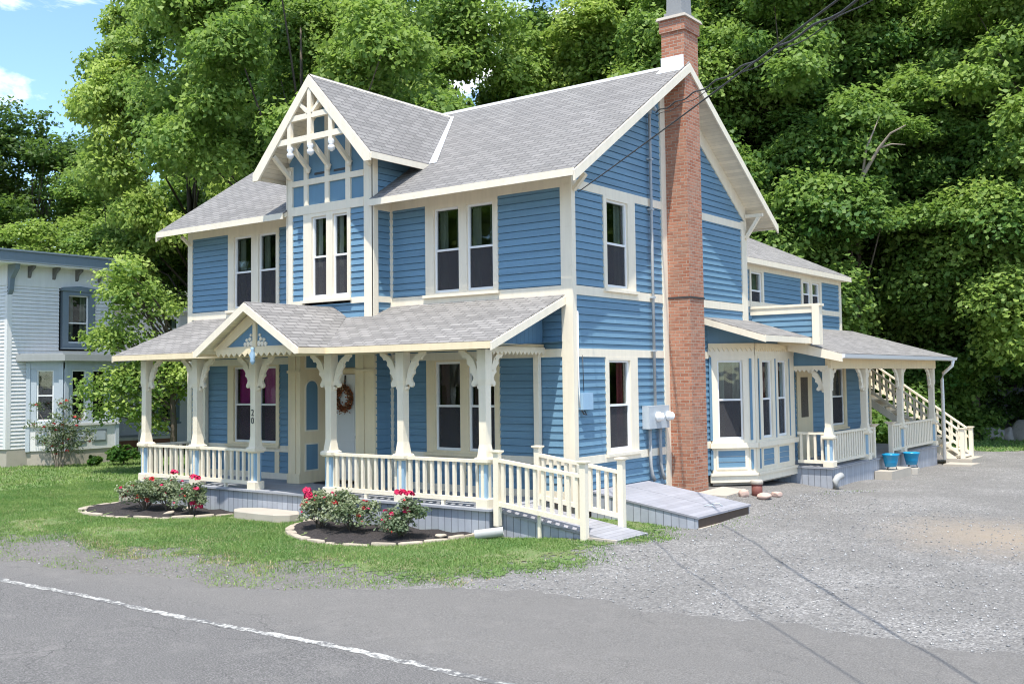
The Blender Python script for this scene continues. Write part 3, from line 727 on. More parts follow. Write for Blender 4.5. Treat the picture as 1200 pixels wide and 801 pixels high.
# ---- electrical service
el = MB().tube([(.09, 3.02, 1.60), (.09, 3.02, 8.02)], .032, 10); P('service_conduit', el, 'pvc', True)
for z in (2.85, 4.0, 5.9, 7.0): P('conduit_strap', MB().box(.02, .13, 2.96, 3.08, z, z + .035), 'metal')
mb = MB().tube([(.09, 3.02, 8.0), (.10, 3.02, 8.1), (.20, 3.0, 8.14), (.26, 2.98, 8.06)], [.045, .05, .05, .045], 8); P('weatherhead', mb, 'metal', True)
bx = P('meter_box', MB().box(.02, .19, 2.58, 3.45, 1.22, 1.70), 'metal')
for y in (2.93, 3.38):
    o = MB().lathe([(.0, 0), (.105, 0), (.105, .05), (.085, .06), (.085, .12), (.05, .15), (.0, .152)], 0, 0, 16)
    o.xf(Matrix.Translation((.19, y, 1.47)) @ Matrix.Rotation(R(90), 4, 'Y')).build('meter_dial', 'white', bx, True)
for y, y2 in ((2.78, 2.84), (3.22, 3.28)):
    P('meter_conduit', MB().tube([(.09, y, 1.22), (.09, y, .45), (.09, y2, .25), (.10, y2 + .08, .12)], .038, 8), 'pvc', True)
cbx = P('cable_box', MB().box(.02, .13, .14, .50, 1.70, 2.02), 'postblue')
MB().tube([(.05, .12, 3.6), (.05, .11, 2.6), (.07, .10, 2.0), (.06, .13, 1.75)], .012, 6).build('cable', 'white', cbx, True)
MB().tube([(.04, .28, 2.75), (.05, .29, 2.05)], .008, 5).build('wire', 'iron', cbx, True)
MB().tube([(.08, .15, 1.70), (.10, .20, 1.62), (.10, .30, 1.60), (.08, .26, 1.68)], .014, 6).build('wire', 'iron', cbx, True)
# ---- recessed entrance
ND = .40
mb = MB(); mb.box(-7.44, -7.20, YB - .03, YB + .06, 0, 3.6).box(-7.19, -7.05, YB - .015, YB + .06, 0, 3.6); P('pilaster', mb, 'cream_shade')
P('pilaster_base', MB().box(-7.46, -7.04, YB - .055, YB - .03, 0, .22), 'cream_shade'); P('pilaster_capital', MB().box(-7.46, -7.04, YB - .055, YB - .03, 2.50, 2.56), 'cream_shade')
mb = MB(); mb.box(-5.27, -5.02, YB - .03, YB + .06, 0, 3.6).box(-5.01, -4.71, YB - .015, YB + .06, 0, 3.6); P('pilaster', mb, 'cream_shade')
P('pilaster_base', MB().box(-5.28, -4.70, YB - .055, YB - .03, 0, .22), 'cream_shade'); P('pilaster_capital', MB().box(-5.28, -4.70, YB - .055, YB - .03, 2.50, 2.56), 'cream_shade')
P('entry_lintel', MB().box(-7.05, -5.27, YB - .02, YB + .06, 2.97, 3.6).box(-7.05, -5.27, YB + .06, ND + .06, 2.96, 3.02), 'cream_shade')
P('entry_side', MB().box(-7.14, -7.05, YB + .06, ND + .08, 0, 3.0), 'cream_shade')
P('entry_side', MB().box(-5.27, -5.18, YB + .06, ND + .08, 0, 3.0), 'cream_shade')
P('entry_back', MB().box(-7.05, -5.27, ND + .05, ND + .12, 0, 3.0), 'cream_shade')
def sidepanel(z0, z1, arch=False):
    ya, yb = -.41, -.07; n = 10
    def prof(d):
        pts = [(ya - d, z0 - d), (yb + d, z0 - d)]
        if arch:
            r = (yb - ya) / 2 + d; c = (ya + yb) / 2; zc = z1 - (yb - ya) / 2
            pts += [(c + r * math.cos(math.pi * k / n), zc + r * math.sin(math.pi * k / n)) for k in range(n + 1)]
        else: pts += [(yb + d, z1 + d), (ya - d, z1 + d)]
        return pts
    a = P('panel_moulding', MB().prism([(-7.05, y, z) for y, z in prof(.035)], (.018, 0, 0)), 'cream')
    MB().prism([(-7.032, y, z) for y, z in prof(0)], (.004, 0, 0)).build('panel', 'bluepanel', a)
sidepanel(1.20, 2.32, True); sidepanel(.30, .87); sidepanel(2.62, 2.92)
def door(x0, x1):
    d = P('front_door', MB().box(x0, x1, ND, ND + .05, .03, 2.46), 'white')
    for z0, z1 in ((.2, .95), (1.12, 2.28)):
        m = MB(); 
        for a, b, c, e in ((x0 + .12, x1 - .12, z0, z0 + .03), (x0 + .12, x1 - .12, z1 - .03, z1), (x0 + .12, x0 + .15, z0 + .03, z1 - .03), (x1 - .15, x1 - .12, z0 + .03, z1 - .03)): m.box(a, b, ND - .012, ND, c, e)
        m.build('panel_moulding', 'white', d)
    MB().lathe([(.0, 0), (.03, .0), (.03, .04), (0, .05)], 0, 0, 10).xf(Matrix.Translation((x1 - .06, ND, 1.02)) @ Matrix.Rotation(R(90), 4, 'X')).build('handle', 'metal', d, True)
    return d
door(-6.99, -6.18); door(-6.15, -5.33)
P('door_transom', MB().box(-6.99, -5.33, ND - .01, ND + .04, 2.62, 2.92), 'bluepanel')
P('door_frame', MB().box(-7.05, -6.99, ND - .03, ND + .05, 0, 2.95).box(-5.33, -5.27, ND - .03, ND + .05, 0, 2.95).box(-6.99, -5.33, ND - .04, ND + .05, 2.48, 2.60), 'cream_shade')
# ---- front porch
PY = -1.85; PXS = [-11.06, -9.08, -7.05, -4.70, -2.71, -.70]
ER = -2.36; EZP = 2.985; WZ = 3.935
P('porch_deck', MB().box(-11.22, -.50, PY - .16, .0, -.045, -.004), 'deck')
P('porch_skirt', MB().box(-11.16, -.56, PY - .10, PY - .07, -.9, -.046).box(-.59, -.56, PY - .07, -.0, -.9, -.046).box(-11.16, -11.13, PY - .07, 0, -.9, -.046), 'skirt')
rf = slab([(-11.66, ER, EZP), (-.14, ER, EZP), (-.14, .0, WZ), (-11.66, 0, WZ)], .10, 'porch_roof', 'roofold', 'soffit')
for a, b in ((-11.66, -7.58), (-4.33, -.14)):
    P('fascia', MB().box(a, b, ER - .03, ER, EZP - .135, EZP - .012), 'cream_shade')
for x in (-.145, -11.69):
    P('rake_board', MB().prism([(x, ER - .03, EZP - .03), (x, 0, WZ - .03), (x, 0, WZ - .19), (x, ER - .03, EZP - .17)], (.035, 0, 0)), 'cream')
P('porch_beam', MB().box(-11.14, -.62, PY - .06, PY + .06, 2.84, 2.97), 'cream_shade')
P('porch_ceiling', MB().poly((-11.6, ER + .02, 2.88), (-.2, ER + .02, 2.88), (-.2, 0, 3.02), (-11.6, 0, 3.02)), 'bluev')
for x in (-.70, -11.06):
    P('porch_end_panel', MB().prism([(x, PY - .06, 2.97), (x, -.05, 2.97), (x, -.05, WZ - .16), (x, PY - .06, EZP + .12)], (.03, 0, 0)), 'bluev')
    P('porch_beam', MB().box(x - .05, x + .05, PY + .06, -.04, 2.84, 2.97), 'cream_shade')
def scallop(name, p, q, drop=.13, n=14, t=.025, mat='cream', top=.05):
    """a saw-tooth edging board hung along the line p-q"""
    p = Vector(p); q = Vector(q); d = (q - p) / n; nv = d.cross(Vector((0, 0, 1))).normalized() * t; mb = MB()
    pts = [p + Vector((0, 0, top)), q + Vector((0, 0, top))]
    for k in range(n, 0, -1):
        a = p + d * k; pts += [a - Vector((0, 0, drop * .35)), a - d * .5 - Vector((0, 0, drop))]
    pts.append(p - Vector((0, 0, drop * .35)))
    return P(name, mb.prism(pts, nv), mat)
scallop('scalloped_trim', (-.645, PY, 2.86), (-.645, -.04, 2.86), .10, 15)
# posts
def post_meshes():
    d = {}
    d['shaft'] = MB().frustum(0, 0, .90, 1.14, .108, .080).box(-.08, .08, -.08, .08, 1.14, 2.20).frustum(0, 0, 2.20, 2.30, .08, .10).box(-.10, .10, -.10, .10, 2.30, 2.85).mesh('post_shaft', 'cream')
    d['cap'] = MB().frustum(0, 0, .78, .82, .115, .155).box(-.155, .155, -.155, .155, .82, .875).frustum(0, 0, .875, .905, .155, .125).mesh('post_cap', 'cream')
    d['pedestal'] = MB().box(-.085, .085, -.085, .085, .16, .79).mesh('post_pedestal', 'postblue')
    st = MB()
    for a, b in ((0, -1), (1, 0), (-1, 0), (0, 1)):
        if a == 0: st.box(-.03, .03, *(sorted((b * .085, b * .105))), .17, .785)
        else: st.box(*(sorted((a * .085, a * .105))), -.03, .03, .17, .785)
    d['pilaster_strip'] = st.mesh('post_strip', 'cream')
    d['base'] = MB().box(-.13, .13, -.13, .13, -.004, .16).frustum(0, 0, .16, .175, .13, .11).mesh('post_base', 'cream')
    # scroll sawn bracket, drawn in x (outwards) and z
    out = [(.0, 2.845), (.50, 2.845), (.50, 2.80), (.43, 2.755), (.40, 2.70), (.34, 2.705), (.30, 2.66), (.31, 2.60), (.255, 2.555), (.22, 2.50), (.235, 2.44), (.18, 2.40), (.15, 2.34),
           (.165, 2.29), (.20, 2.255), (.20, 2.205), (.16, 2.175), (.115, 2.19), (.10, 2.23), (.075, 2.20), (.06, 2.14), (.0, 2.12)]
    b = MB()
    # ring: outer curve and inner (post side) cut-out
    oc = [(x + .085, z) for x, z in out[1:]]
    ic = [(.44, 2.845), (.42, 2.81), (.375, 2.79), (.33, 2.76), (.29, 2.725), (.255, 2.69), (.225, 2.64), (.20, 2.59), (.178, 2.54), (.158, 2.49), (.14, 2.43), (.125, 2.37), (.112, 2.32), (.10, 2.28), (.09, 2.25), (.088, 2.22), (.087, 2.20), (.086, 2.18), (.086, 2.16), (.085, 2.14), (.085, 2.12)]
    n = len(oc)
    V = []
    for (x, z), (u, w_) in zip(oc, ic):
        V += [(x, -.03, z), (u, -.03, w_), (x, .03, z), (u, .03, w_)]
    F = []
    for i in range(n - 1):
        a = 4 * i; c = a + 4
        F += [(a, c, c + 1, a + 1), (a + 2, a + 3, c + 3, c + 2), (a, a + 2, c + 2, c), (a + 1, c + 1, c + 3, a + 3)]
    b.add(V, F)
    b.tube([(.30, -.031, 2.68), (.30, -.045, 2.68)], .022, 8); b.tube([(.215, -.031, 2.47), (.215, -.045, 2.47)], .018, 8)
    d['bracket'] = b.mesh('post_bracket', 'cream')
    d['half'] = MB().box(-.06, .06, -.05, .05, 0, 2.85).mesh('half_post', 'cream')
    return d
PM = post_meshes()
def post(root, x, y, z=0, br=(0, 180), zs=1.0, base=True):
    m = Matrix.Translation((x, y, z)) @ Matrix.Diagonal((1, 1, zs, 1))
    o = inst(PM['shaft'], 'porch_post', None)
    o.parent = root; o.matrix_parent_inverse = wbase(root).inverted(); o.matrix_basis = m
    for k in ('cap', 'pedestal', 'pilaster_strip', 'base'): inst(PM[k], k, o)
    for a in br: inst(PM['bracket'], 'bracket', o, Matrix.Rotation(R(a), 4, 'Z'))
    return o
for i, x in enumerate(PXS):
    post(house, x, PY, 0, {0: (0,), 5: (180, 90)}.get(i, (0, 180)))
for x, s in ((-.78, 1), (-11.15, 1)):
    o = inst(PM['half'], 'half_post', None); o.parent = house; o.matrix_parent_inverse = wbase(house).inverted(); o.matrix_basis = Matrix.Translation((x, -.09, 0))
BAL = MB().box(-.029, .029, -.029, .029, 0, 1).mesh('baluster', 'cream')
def railing(root, p, q, z0=(.10, .10), z1=(.83, .83), n=None, gap=.185, name='railing', one=False, w=.07):
    """rail between two points (x,y), bottom rail z0, handrail z1 at both ends"""
    p2 = Vector((*p, 0)); q2 = Vector((*q, 0)); Ln = (q2 - p2).length
    g = lambda t, zz: p2 + (q2 - p2) * t + Vector((0, 0, zz[0] + (zz[1] - zz[0]) * t))
    r = MB().beam(g(0, z1), g(1, z1), w + .03, .055).build(name, 'cream', root)
    MB().beam(g(0, z0) + Vector((0, 0, .03)), g(1, z0) + Vector((0, 0, .03)), w, .08).build('bottom_rail', 'cream', r)
    n = n or max(2, int(Ln / gap)); o_mb = MB()
    for k in range(n):
        t = (k + .5) / n; a = g(t, z0) + Vector((0, 0, .07)); b = g(t, z1) - Vector((0, 0, .027))
        if one: o_mb.box(a.x - .018, a.x + .018, a.y - .05, a.y + .05, a.z, b.z)
        else:
            o = bpy.data.objects.new('baluster', BAL); COL.objects.link(o); o.parent = r; o.matrix_parent_inverse = wbase(r).inverted()
            o.matrix_basis = Matrix.Translation(a) @ Matrix.Diagonal((1, 1, b.z - a.z, 1))
    if one: o_mb.build('baluster', 'cream', r)
    return r
for i in (0, 1, 3, 4):
    railing(house, (PXS[i] + .09, PY), (PXS[i + 1] - .09, PY), n=9 if i < 2 else 10)
    P('rail_foot', MB().box((PXS[i] + PXS[i + 1]) / 2 - .03, (PXS[i] + PXS[i + 1]) / 2 + .03, PY - .03, PY + .03, -.004, .09), 'cream')
railing(house, (-11.10, PY + .09), (-11.12, -.14), n=8)
# porch gable over the steps
GX = -5.95; GY = -3.05; GW = 1.64; GT = 3.945
for s in (1, -1):
    slab([(GX, GY, GT), (GX + s * GW, GY, EZP), (GX + s * GW, ER + .02, EZP), (GX, -.02, GT)], .08, 'porch_gable_roof', 'roofold', 'soffit')
    P('rake_board', MB().prism([(GX, GY - .03, GT - .03), (GX + s * GW, GY - .03, EZP - .03), (GX + s * GW, GY - .03, EZP - .13), (GX + s * (GW - .10), GY - .03, EZP - .14), (GX, GY - .03, GT - .20)], (0, .05, 0)), 'cream')
    P('fascia', MB().box(*sorted((GX + s * GW, GX + s * (GW + .03))), GY - .03, ER, EZP - .13, EZP - .015), 'cream_shade')
    P('gable_beam', MB().box(*sorted((GX + s * 1.15, GX + s * 1.25)), GY + .30, ER - .03, 2.86, 2.97), 'cream_shade')
TY = -2.75
P('gable_panel', MB().prism([(GX - 1.0, TY, 3.0), (GX + 1.0, TY, 3.0), (GX, TY, 3.60)], (0, .03, 0)), 'bluepanel')
P('gable_frieze', MB().prism([(GX - 1.36, TY - .03, 2.98), (GX - .90, TY - .03, 3.04), (GX, TY - .03, 3.55), (GX + .90, TY - .03, 3.04), (GX + 1.36, TY - .03, 2.98), (GX, TY - .03, 3.82)], (0, .05, 0)), 'cream_shade')
P('gable_beam', MB().box(GX - 1.30, GX + 1.30, TY - .04, TY + .05, 2.96, 3.04), 'cream_shade')
scallop('scalloped_trim', (GX - 1.2, TY - .055, 2.95), (GX + 1.2, TY - .055, 2.95), .12, 14, mat='cream_shade')
P('king_post', MB().box(GX - .05, GX + .05, TY - .05, TY, 3.0, 3.54), 'cream_shade')
P('drop_finial', MB().lathe([(.03, 3.02), (.05, 2.99), (.03, 2.95), (.075, 2.86), (.045, 2.78), (.06, 2.74), (.03, 2.68), (.0, 2.66)], GX + .02, TY - .10, 10), 'postblue', True)
for s in (1, -1):      # small fretwork blobs beside the king post
    m = MB()
    for dx, dz, r_ in ((.12, 3.10, .055), (.22, 3.09, .05), (.32, 3.085, .045), (.17, 3.19, .04), (.27, 3.17, .035), (.14, 3.27, .03)):
        m.tube([(GX + s * dx, TY - .025, dz), (GX + s * dx, TY, dz)], r_, 8)
    P('fretwork', m, 'cream')
# house number on the third post
for ch, zz in (('2', 1.58), ('0', 1.41)):
    fc = bpy.data.curves.new('digit', 'FONT'); fc.body = ch; fc.size = .20; fc.align_x = 'CENTER'; fc.extrude = .004
    fo = bpy.data.objects.new('digit', fc); COL.objects.link(fo); dg = bpy.context.evaluated_depsgraph_get()
    me = bpy.data.meshes.new_from_object(fo.evaluated_get(dg)); bpy.data.objects.remove(fo); me.materials.clear(); me.materials.append(M['iron'])
    fo = bpy.data.objects.new('house_digit', me); COL.objects.link(fo)
    fo.parent = house; fo.matrix_parent_inverse = wbase(house).inverted(); fo.matrix_basis = Matrix.Translation((PXS[2], PY - .088, zz)) @ Matrix.Rotation(R(90), 4, 'X')
# ---- canted bay window on the driveway side
A0 = at(0, 5.74, 45); XC = .80; LN = XC * 2 ** .5; YC0 = 5.74 + XC; YC1 = 8.95; A1 = at(XC, YC0, 90); LN1 = YC1 - YC0
bay = P('bay_window', MB().prism([(0.03, 5.80, -.25), (XC - .12, YC0 + .04, -.25), (XC - .12, YC1 - .02, -.25), (.03, YC1 - .02, -.25)], (0, 0, .20)), 'concrete')
P('bay_room', MB().prism([(0.03, 6.35, 0), (.42, 6.75, 0), (.42, YC1 - .05, 0), (.03, YC1 - .05, 0)], (0, 0, 3.0)), 'inner')
w0 = window(house, A0, (.06, LN - .16, .74, 2.80), [(.22, .84)], .82, 2.68, sill=False)
w1 = window(house, A1, (.16, LN1 - .04, .74, 2.80), [(.40, .98), (1.34, 1.90)], .82, 2.68, sill=False, curtain='curtain_red')
def bb(name, Mx, u0, u1, z0, z1, t, mat='cream'): board(name, Mx, u0, u1, z0, z1, t, mat)
for Mx, l in ((A0, LN), (A1, LN1)):
    bb('corner_board', Mx, l - .16 if Mx is A0 else 0, l if Mx is A0 else .16, -.05, 3.05, .03)
    bb('bay_sill', Mx, -.0, l + .03, .62, .74, .10)
    bb('base_board', Mx, 0, l + .02, -.18, -.02, .05); bb('water_table', Mx, 0, l + .02, -.02, .04, .09)
    bb('frieze_board', Mx, 0, l, 2.80, 3.06, .034)
bb('bay_panel_frame', A0, .06, LN - .16, .04, .62, .012); bb('bay_panel_frame', A1, .16, LN1 - .04, .04, .62, .012)
for Mx, u0, u1 in ((A0, .20, .86), (A1, .40, 1.02), (A1, 1.34, 1.96)):
    fr = MB()
    for a, b, c, d in ((u0 - .05, u1 + .05, .12, .17), (u0 - .05, u1 + .05, .56, .61), (u0 - .05, u0, .17, .56), (u1, u1 + .05, .17, .56)): trim(fr, Mx, a, b, c, d, .03)
    P('panel_moulding', fr, 'cream'); m = MB(); siding(m, Mx, .17, .56, u0, u1, y0=-.013, e=.13, lip=.012); P('bay_panel', m, 'blue')
for Mx, u, z0, z1 in ((A0, .045, .80, 2.75), (A0, LN - .10, .80, 2.72), (A1, .19, .80, 2.72), (A0, LN - .10, .12, .58), (A0, .045, .12, .58), (A1, .19, .12, .58), (A1, 1.17, .80, 2.72), (A1, 2.05, .80, 2.72)):
    bb('inlay_strip', Mx, u - .03, u + .03, z0, z1, .046, 'bluepanel')
g = lambda Mx, u, z, o=0: tuple(Mx @ Vector((u, -o, z)))
scallop('scalloped_trim', g(A0, 0, 3.03, .036), g(A0, LN, 3.03, .036), .14, 10, mat='cream_shade'); scallop('scalloped_trim', g(A1, 0, 3.03, .036), g(A1, LN1, 3.03, .036), .14, 18, mat='cream_shade')
P('bay_soffit_panel', MB().prism([g(A0, 0, 3.05), g(A0, LN, 3.05), g(A0, LN, 3.42), g(A0, 0, 3.62)], Vector(A0.to_3x3() @ Vector((0, .03, 0)))).prism([g(A1, 0, 3.05), g(A1, LN1, 3.05), g(A1, LN1, 3.42), g(A1, 0, 3.42)], (-.03, 0, 0)), 'bluepanel')
slab([(.0, 5.46, 3.71), (1.56, 5.46, 3.235), (1.56, 8.24, 3.235), (.0, 8.24, 3.71)], .10, 'bay_roof', 'roofold', 'soffit')
P('fascia', MB().box(1.56, 1.59, 5.46, 8.24, 3.08, 3.22), 'cream'); 
P('rake_board', MB().prism([(0, 5.43, 3.68), (1.59, 5.43, 3.20), (1.59, 5.43, 3.06), (0, 5.43, 3.54)], (0, .03, 0)), 'cream')
P('eave_block', MB().prism([(.8, 8.0, 3.05), (1.5, 8.0, 3.05), (1.56, 8.0, 3.13), (.8, 8.0, 3.34)], (0, .35, 0)), 'cream_shade')
# ---- rear wing
WX = -1.0; WY = 17.7; MW = at(WX, 8, 90); WL = WY - 8
mb = MB(); siding(mb, MW, -.1, 5.32, 0, WL, [(2.40, 3.40, 4.12, 5.3), (6.20, 7.95, 4.40, 5.3)]); P('wall', mb, 'blue'); mb = MB(); siding(mb, at(-8, WY, 180), -.1, 5.4, -7, 0); P('wall', mb, 'blue'); P('gable_wall', MB().poly((-1, WY, 5.3), (-8, WY, 5.3), (-4.5, WY, 7.1)), 'blue')
P('room', MB().box(-8, WX - .6, 8.02, WY - .1, -.4, 5.4), 'inner')
board('frieze_board', MW, 0, WL, 5.26, 5.46, .036); board('belt_board', MW, 0, WL, 4.22, 4.38, .034); board('corner_board', MW, WL - .16, WL + .02, 0, 5.46, .04)
window(house, MW, (2.42, 3.38, 4.12, 5.28), [(2.52, 3.26)], 4.16, 5.22); window(house, MW, (6.22, 7.93, 4.38, 5.28), [(6.36, 6.98), (7.12, 7.76)], 4.42, 5.20)
LWl = at(.12, 8.9, 90); mb = MB(); siding(mb, LWl, -.02, 2.86, .05, 8.1, [(1.90, 3.0, 0, 2.62), (4.32, 5.86, .74, 2.60)]); P('wall', mb, 'blue')
P('porch_inner_wall', MB().box(.02, .07, 8.9, 17.0, -.3, 2.9).box(WX, .02, 16.9, 17.0, -.3, 3.2), 'inner')
board('belt_board', LWl, .05, 8.1, 2.62, 2.80, .034, 'cream_shade'); board('corner_board', LWl, 7.94, 8.12, 0, 2.62, .04, 'cream_shade')
window(house, LWl, (4.34, 5.84, .74, 2.58), [(4.52, 5.66)], .82, 2.50, cmat='cream_shade')
bd = P('back_door', MB().box(.06, .17, 10.8, 11.9, 0, 2.58), 'cream_shade'); MB().box(.17, .182, 11.05, 11.55, 1.15, 2.25).build('door_glass', 'screen', bd)
RW = 7.3
slab([(-.72, 8.55, 5.55), (-.72, 17.95, 5.55), (-4.5, 17.95, RW), (-4.5, 8.0, RW), (-.72, 8.0, 5.55)][:4] , .12, 'wing_roof', 'roofold')
slab([(-8.28, 8.0, 5.55), (-8.28, 17.95, 5.55), (-4.5, 17.95, RW), (-4.5, 8.0, RW)], .12, 'wing_roof', 'roofold')
P('fascia', MB().box(-.72, -.69, 8.02, 17.95, 5.38, 5.53), 'cream')
P('wing_soffit', MB().box(-1.0, -.72, 8.02, 17.93, 5.40, 5.42), 'cream')
P('rake_board', MB().prism([(-.69, 17.95, 5.53), (-4.5, 17.95, RW - .03), (-4.5, 17.95, RW - .2), (-.69, 17.95, 5.37)], (0, .03, 0)), 'cream')
# balcony parapet
MPz = Matrix.Translation((0, 8.27, 0)); mb = MB(); siding(mb, MPz, 3.25, 3.90, .03, 1.66); P('parapet_wall', mb, 'blue')
P('parapet_core', MB().box(.02, 1.72, 8.275, 8.40, 3.2, 3.92), 'bluepanel')
P('parapet_post', MB().box(1.62, 1.80, 8.20, 8.43, 3.05, 4.00), 'cream'); P('parapet_rail', MB().box(.0, 1.84, 8.20, 8.45, 4.00, 4.06).box(0, 1.62, 8.225, 8.42, 3.84, 4.0), 'cream')
# ---- side porch
SX = 1.72; SY0 = 8.95; SY1 = 18.45; SPY = [SY0 + .08, 11.75, 14.95, 18.3]
P('porch_deck', MB().box(WX, SX + .08, SY0 - .06, SY1 + .06, -.03, .012), 'deck')
P('porch_skirt', MB().box(.2, SX + .02, SY0, SY0 + .03, -.95, -.031).box(SX - .01, SX + .02, SY0 + .03, SY1, -.95, -.031), 'skirt')
slab([(2.25, 8.42, 2.83), (2.25, 18.85, 2.83), (WX, 18.85, 3.78), (WX, 8.42, 3.78)], .10, 'side_porch_roof', 'roofold')
P('gutter', MB().prism([(2.24, 8.40, 2.70), (2.33, 8.40, 2.72), (2.36, 8.40, 2.81), (2.24, 8.40, 2.81)], (0, 10.5, 0)), 'white')
P('rake_board', MB().prism([(2.28, 8.39, 2.80), (.9, 8.39, 3.20), (.9, 8.39, 2.92), (2.28, 8.39, 2.62)], (0, .03, 0)), 'cream')
P('porch_beam', MB().box(SX - .07, SX + .07, SY0 - .01, SY1, 2.46, 2.86), 'cream_shade')
P('porch_end_panel', MB().prism([(.82, SY0 + .0, 2.52), (SX + .05, SY0, 2.52), (SX + .05, SY0, 2.90), (.82, SY0, 3.14)], (0, .04, 0)), 'bluepanel')
P('porch_ceiling', MB().poly((WX, SY0 + .05, 2.80), (SX + .4, SY0 + .05, 2.72), (SX + .4, SY1 + .3, 2.72), (WX, SY1 + .3, 2.80)), 'cream_shade')
scallop('scalloped_trim', (.84, SY0 - .03, 2.49), (SX, SY0 - .03, 2.49), .11, 8, mat='cream')
for i, y in enumerate(SPY):
    post(house, SX - .05, y, 0.01, {0: (180, 90), 3: (270,)}.get(i, (90, 270)), .87)
railing(house, (.86, SY0 + .06), (SX - .14, SY0 + .06), (.10, .10), (.84, .84), n=4)
for y in (12.35, 13.95):
    P('gate_newel', MB().box(SX - .10, SX + .02, y - .06, y + .06, 0, .86).frustum(SX - .04, y, .86, .94, .07, .15), 'cream')
for y0, y1 in ((SPY[0] + .1, SPY[1] - .1), (SPY[1] + .1, 12.28), (14.02, SPY[2] - .1), (SPY[2] + .1, SPY[3] - .1)):
    railing(house, (SX - .05, y0), (SX - .05, y1), (.10, .10), (.84, .84), gap=.17, one=True)
P('downspout', MB().tube([(2.29, 18.6, 2.72), (2.26, 18.6, 2.55), (1.98, 18.58, 2.30), (1.94, 18.58, 2.1), (1.94, 18.58, -.45)], .055, 8), 'white', True)
lt = P('porch_light', MB().lathe([(.02, 2.74), (.08, 2.72), (.08, 2.66)], 1.15, 10.2, 10), 'iron', True)
MB().lathe([(.05, 2.66), (.13, 2.60), (.15, 2.50), (.12, 2.42), (.0, 2.38)], 1.15, 10.2, 12).build('globe', 'white', lt, True)
# downspout elbows at the foot of the side porch corner
P('drain_elbow', MB().tube([(1.90, 8.75, -.50), (1.90, 8.75, -.30), (1.93, 8.80, -.22), (1.98, 8.95, -.18)], .085, 10), 'pvc', True)
# ------------------------------------------------------------------ ramp
rx0, rx1, ry0, ry1 = -.49, 1.98, -1.80, -.72
rz = lambda x: -.02 + (x - rx0) / (rx1 - rx0) * -.365
rp = thing('wheelchair_ramp', 'grey board ramp with cream railings leading up to the porch end', 'ramp', (rx1, (ry0 + ry1) / 2, -.42))
MB().prism([(rx0, ry0, rz(rx0)), (rx1, ry0, rz(rx1)), (rx1, ry0, rz(rx1) - .04), (rx0, ry0, rz(rx0) - .05)], (0, ry1 - ry0, 0)).build('ramp_deck', 'rampdeck', rp)
MB().prism([(rx0 + .02, ry0 + .04, rz(rx0) - .06), (1.35, ry0 + .04, rz(1.35) - .06), (1.35, ry0 + .04, -.75), (rx0 + .02, ry0 + .04, -.85)], (0, .03, 0)).build('skirt', 'skirt', rp)
MB().prism([(1.38, ry0 + .05, rz(1.38) - .05), (1.95, ry0 + .05, rz(1.95) - .05), (1.95, ry0 + .05, -.6), (1.38, ry0 + .05, -.6)], (0, .02, 0)).build('shade_panel', 'wood', rp)  # dark board under the low end stands in for the shade there
MB().beam((1.45, ry0 - .02, h(1.45, ry0) + .03), (2.02, ry0 - .02, h(2.02, ry0) + .02), .06, .05).build('edge_board', 'concrete', rp)
def newel(root, x, y, z0, z1, s=.055, name='newel_post'):
    n = MB().box(x - s, x + s, y - s, y + s, z0, z1).build(name, 'cream', root)
    MB().frustum(x, y, z1, z1 + .03, s, s + .035).box(x - s - .035, x + s + .035, y - s - .035, y + s + .035, z1 + .03, z1 + .055).build('cap', 'cream', n); return n
ny, by = ry0 - .07, ry1 + .02
newel(rp, -.42, ny, -.30, .98); newel(rp, 1.42, ny, -.44, .86); newel(rp, -.36, by, -.05, 1.00); newel(rp, 1.45, by, -.40, .84)
MB().box(-.455, -.385, ny - .035, ny + .035, -.55, -.30).box(1.39, 1.45, ny - .03, ny + .03, -.60, -.44).build('post_stub', 'wood', rp)
MB().box(.42, .48, ny + .04, ny + .075, -.62, .02).build('mid_leg', 'cream', rp)
railing(rp, (-.37, ny), (1.37, ny), (.06, -.14), (.86, .66), n=10)
railing(rp, (-.31, by), (1.40, by), (.08, -.16), (.88, .64), n=10)
# ------------------------------------------------------------------ cellar bulkhead
bk = thing('cellar_bulkhead', 'low grey slanted cellar bulkhead doors against the blue side wall', 'cellar door', (1.2, 1.7, -.45))
ya, yb2, xo = .50, 2.78, 2.33; za, zo = .09, -.265
ym = (ya + yb2) / 2 + .12
for a, b in ((ya, ym - .008), (ym + .008, yb2)):
    d = MB().prism([(.03, a, za), (xo, a, zo), (xo, a, zo + .035), (.03, a, za + .035)], (0, b - a, 0)).build('hatch_door', 'hatch', bk)
    ym_ = b - .15 if b < 2 else a + .15
    MB().tube([(xo - .42, ym_ - .05, zo + .10), (xo - .36, ym_ - .02, zo + .125), (xo - .28, ym_ + .02, zo + .12), (xo - .22, ym_ + .04, zo + .07)], .012, 6).build('handle', 'metal', d, True)
for y in (ya + .02, yb2 - .05):
    MB().prism([(.03, y, za - .005), (xo - .03, y, zo - .005), (xo - .03, y, -.8), (.03, y, -.8)], (0, .03, 0)).build('side_wall', 'skirt', bk)
MB().box(xo - .06, xo - .03, ya + .05, yb2 - .05, -.8, zo - .008).build('front_board', 'wood', bk)
MB().box(xo - .05, xo + .02, ya + .02, yb2 - .02, -.5, -.435).build('sill_board', 'concrete', bk)
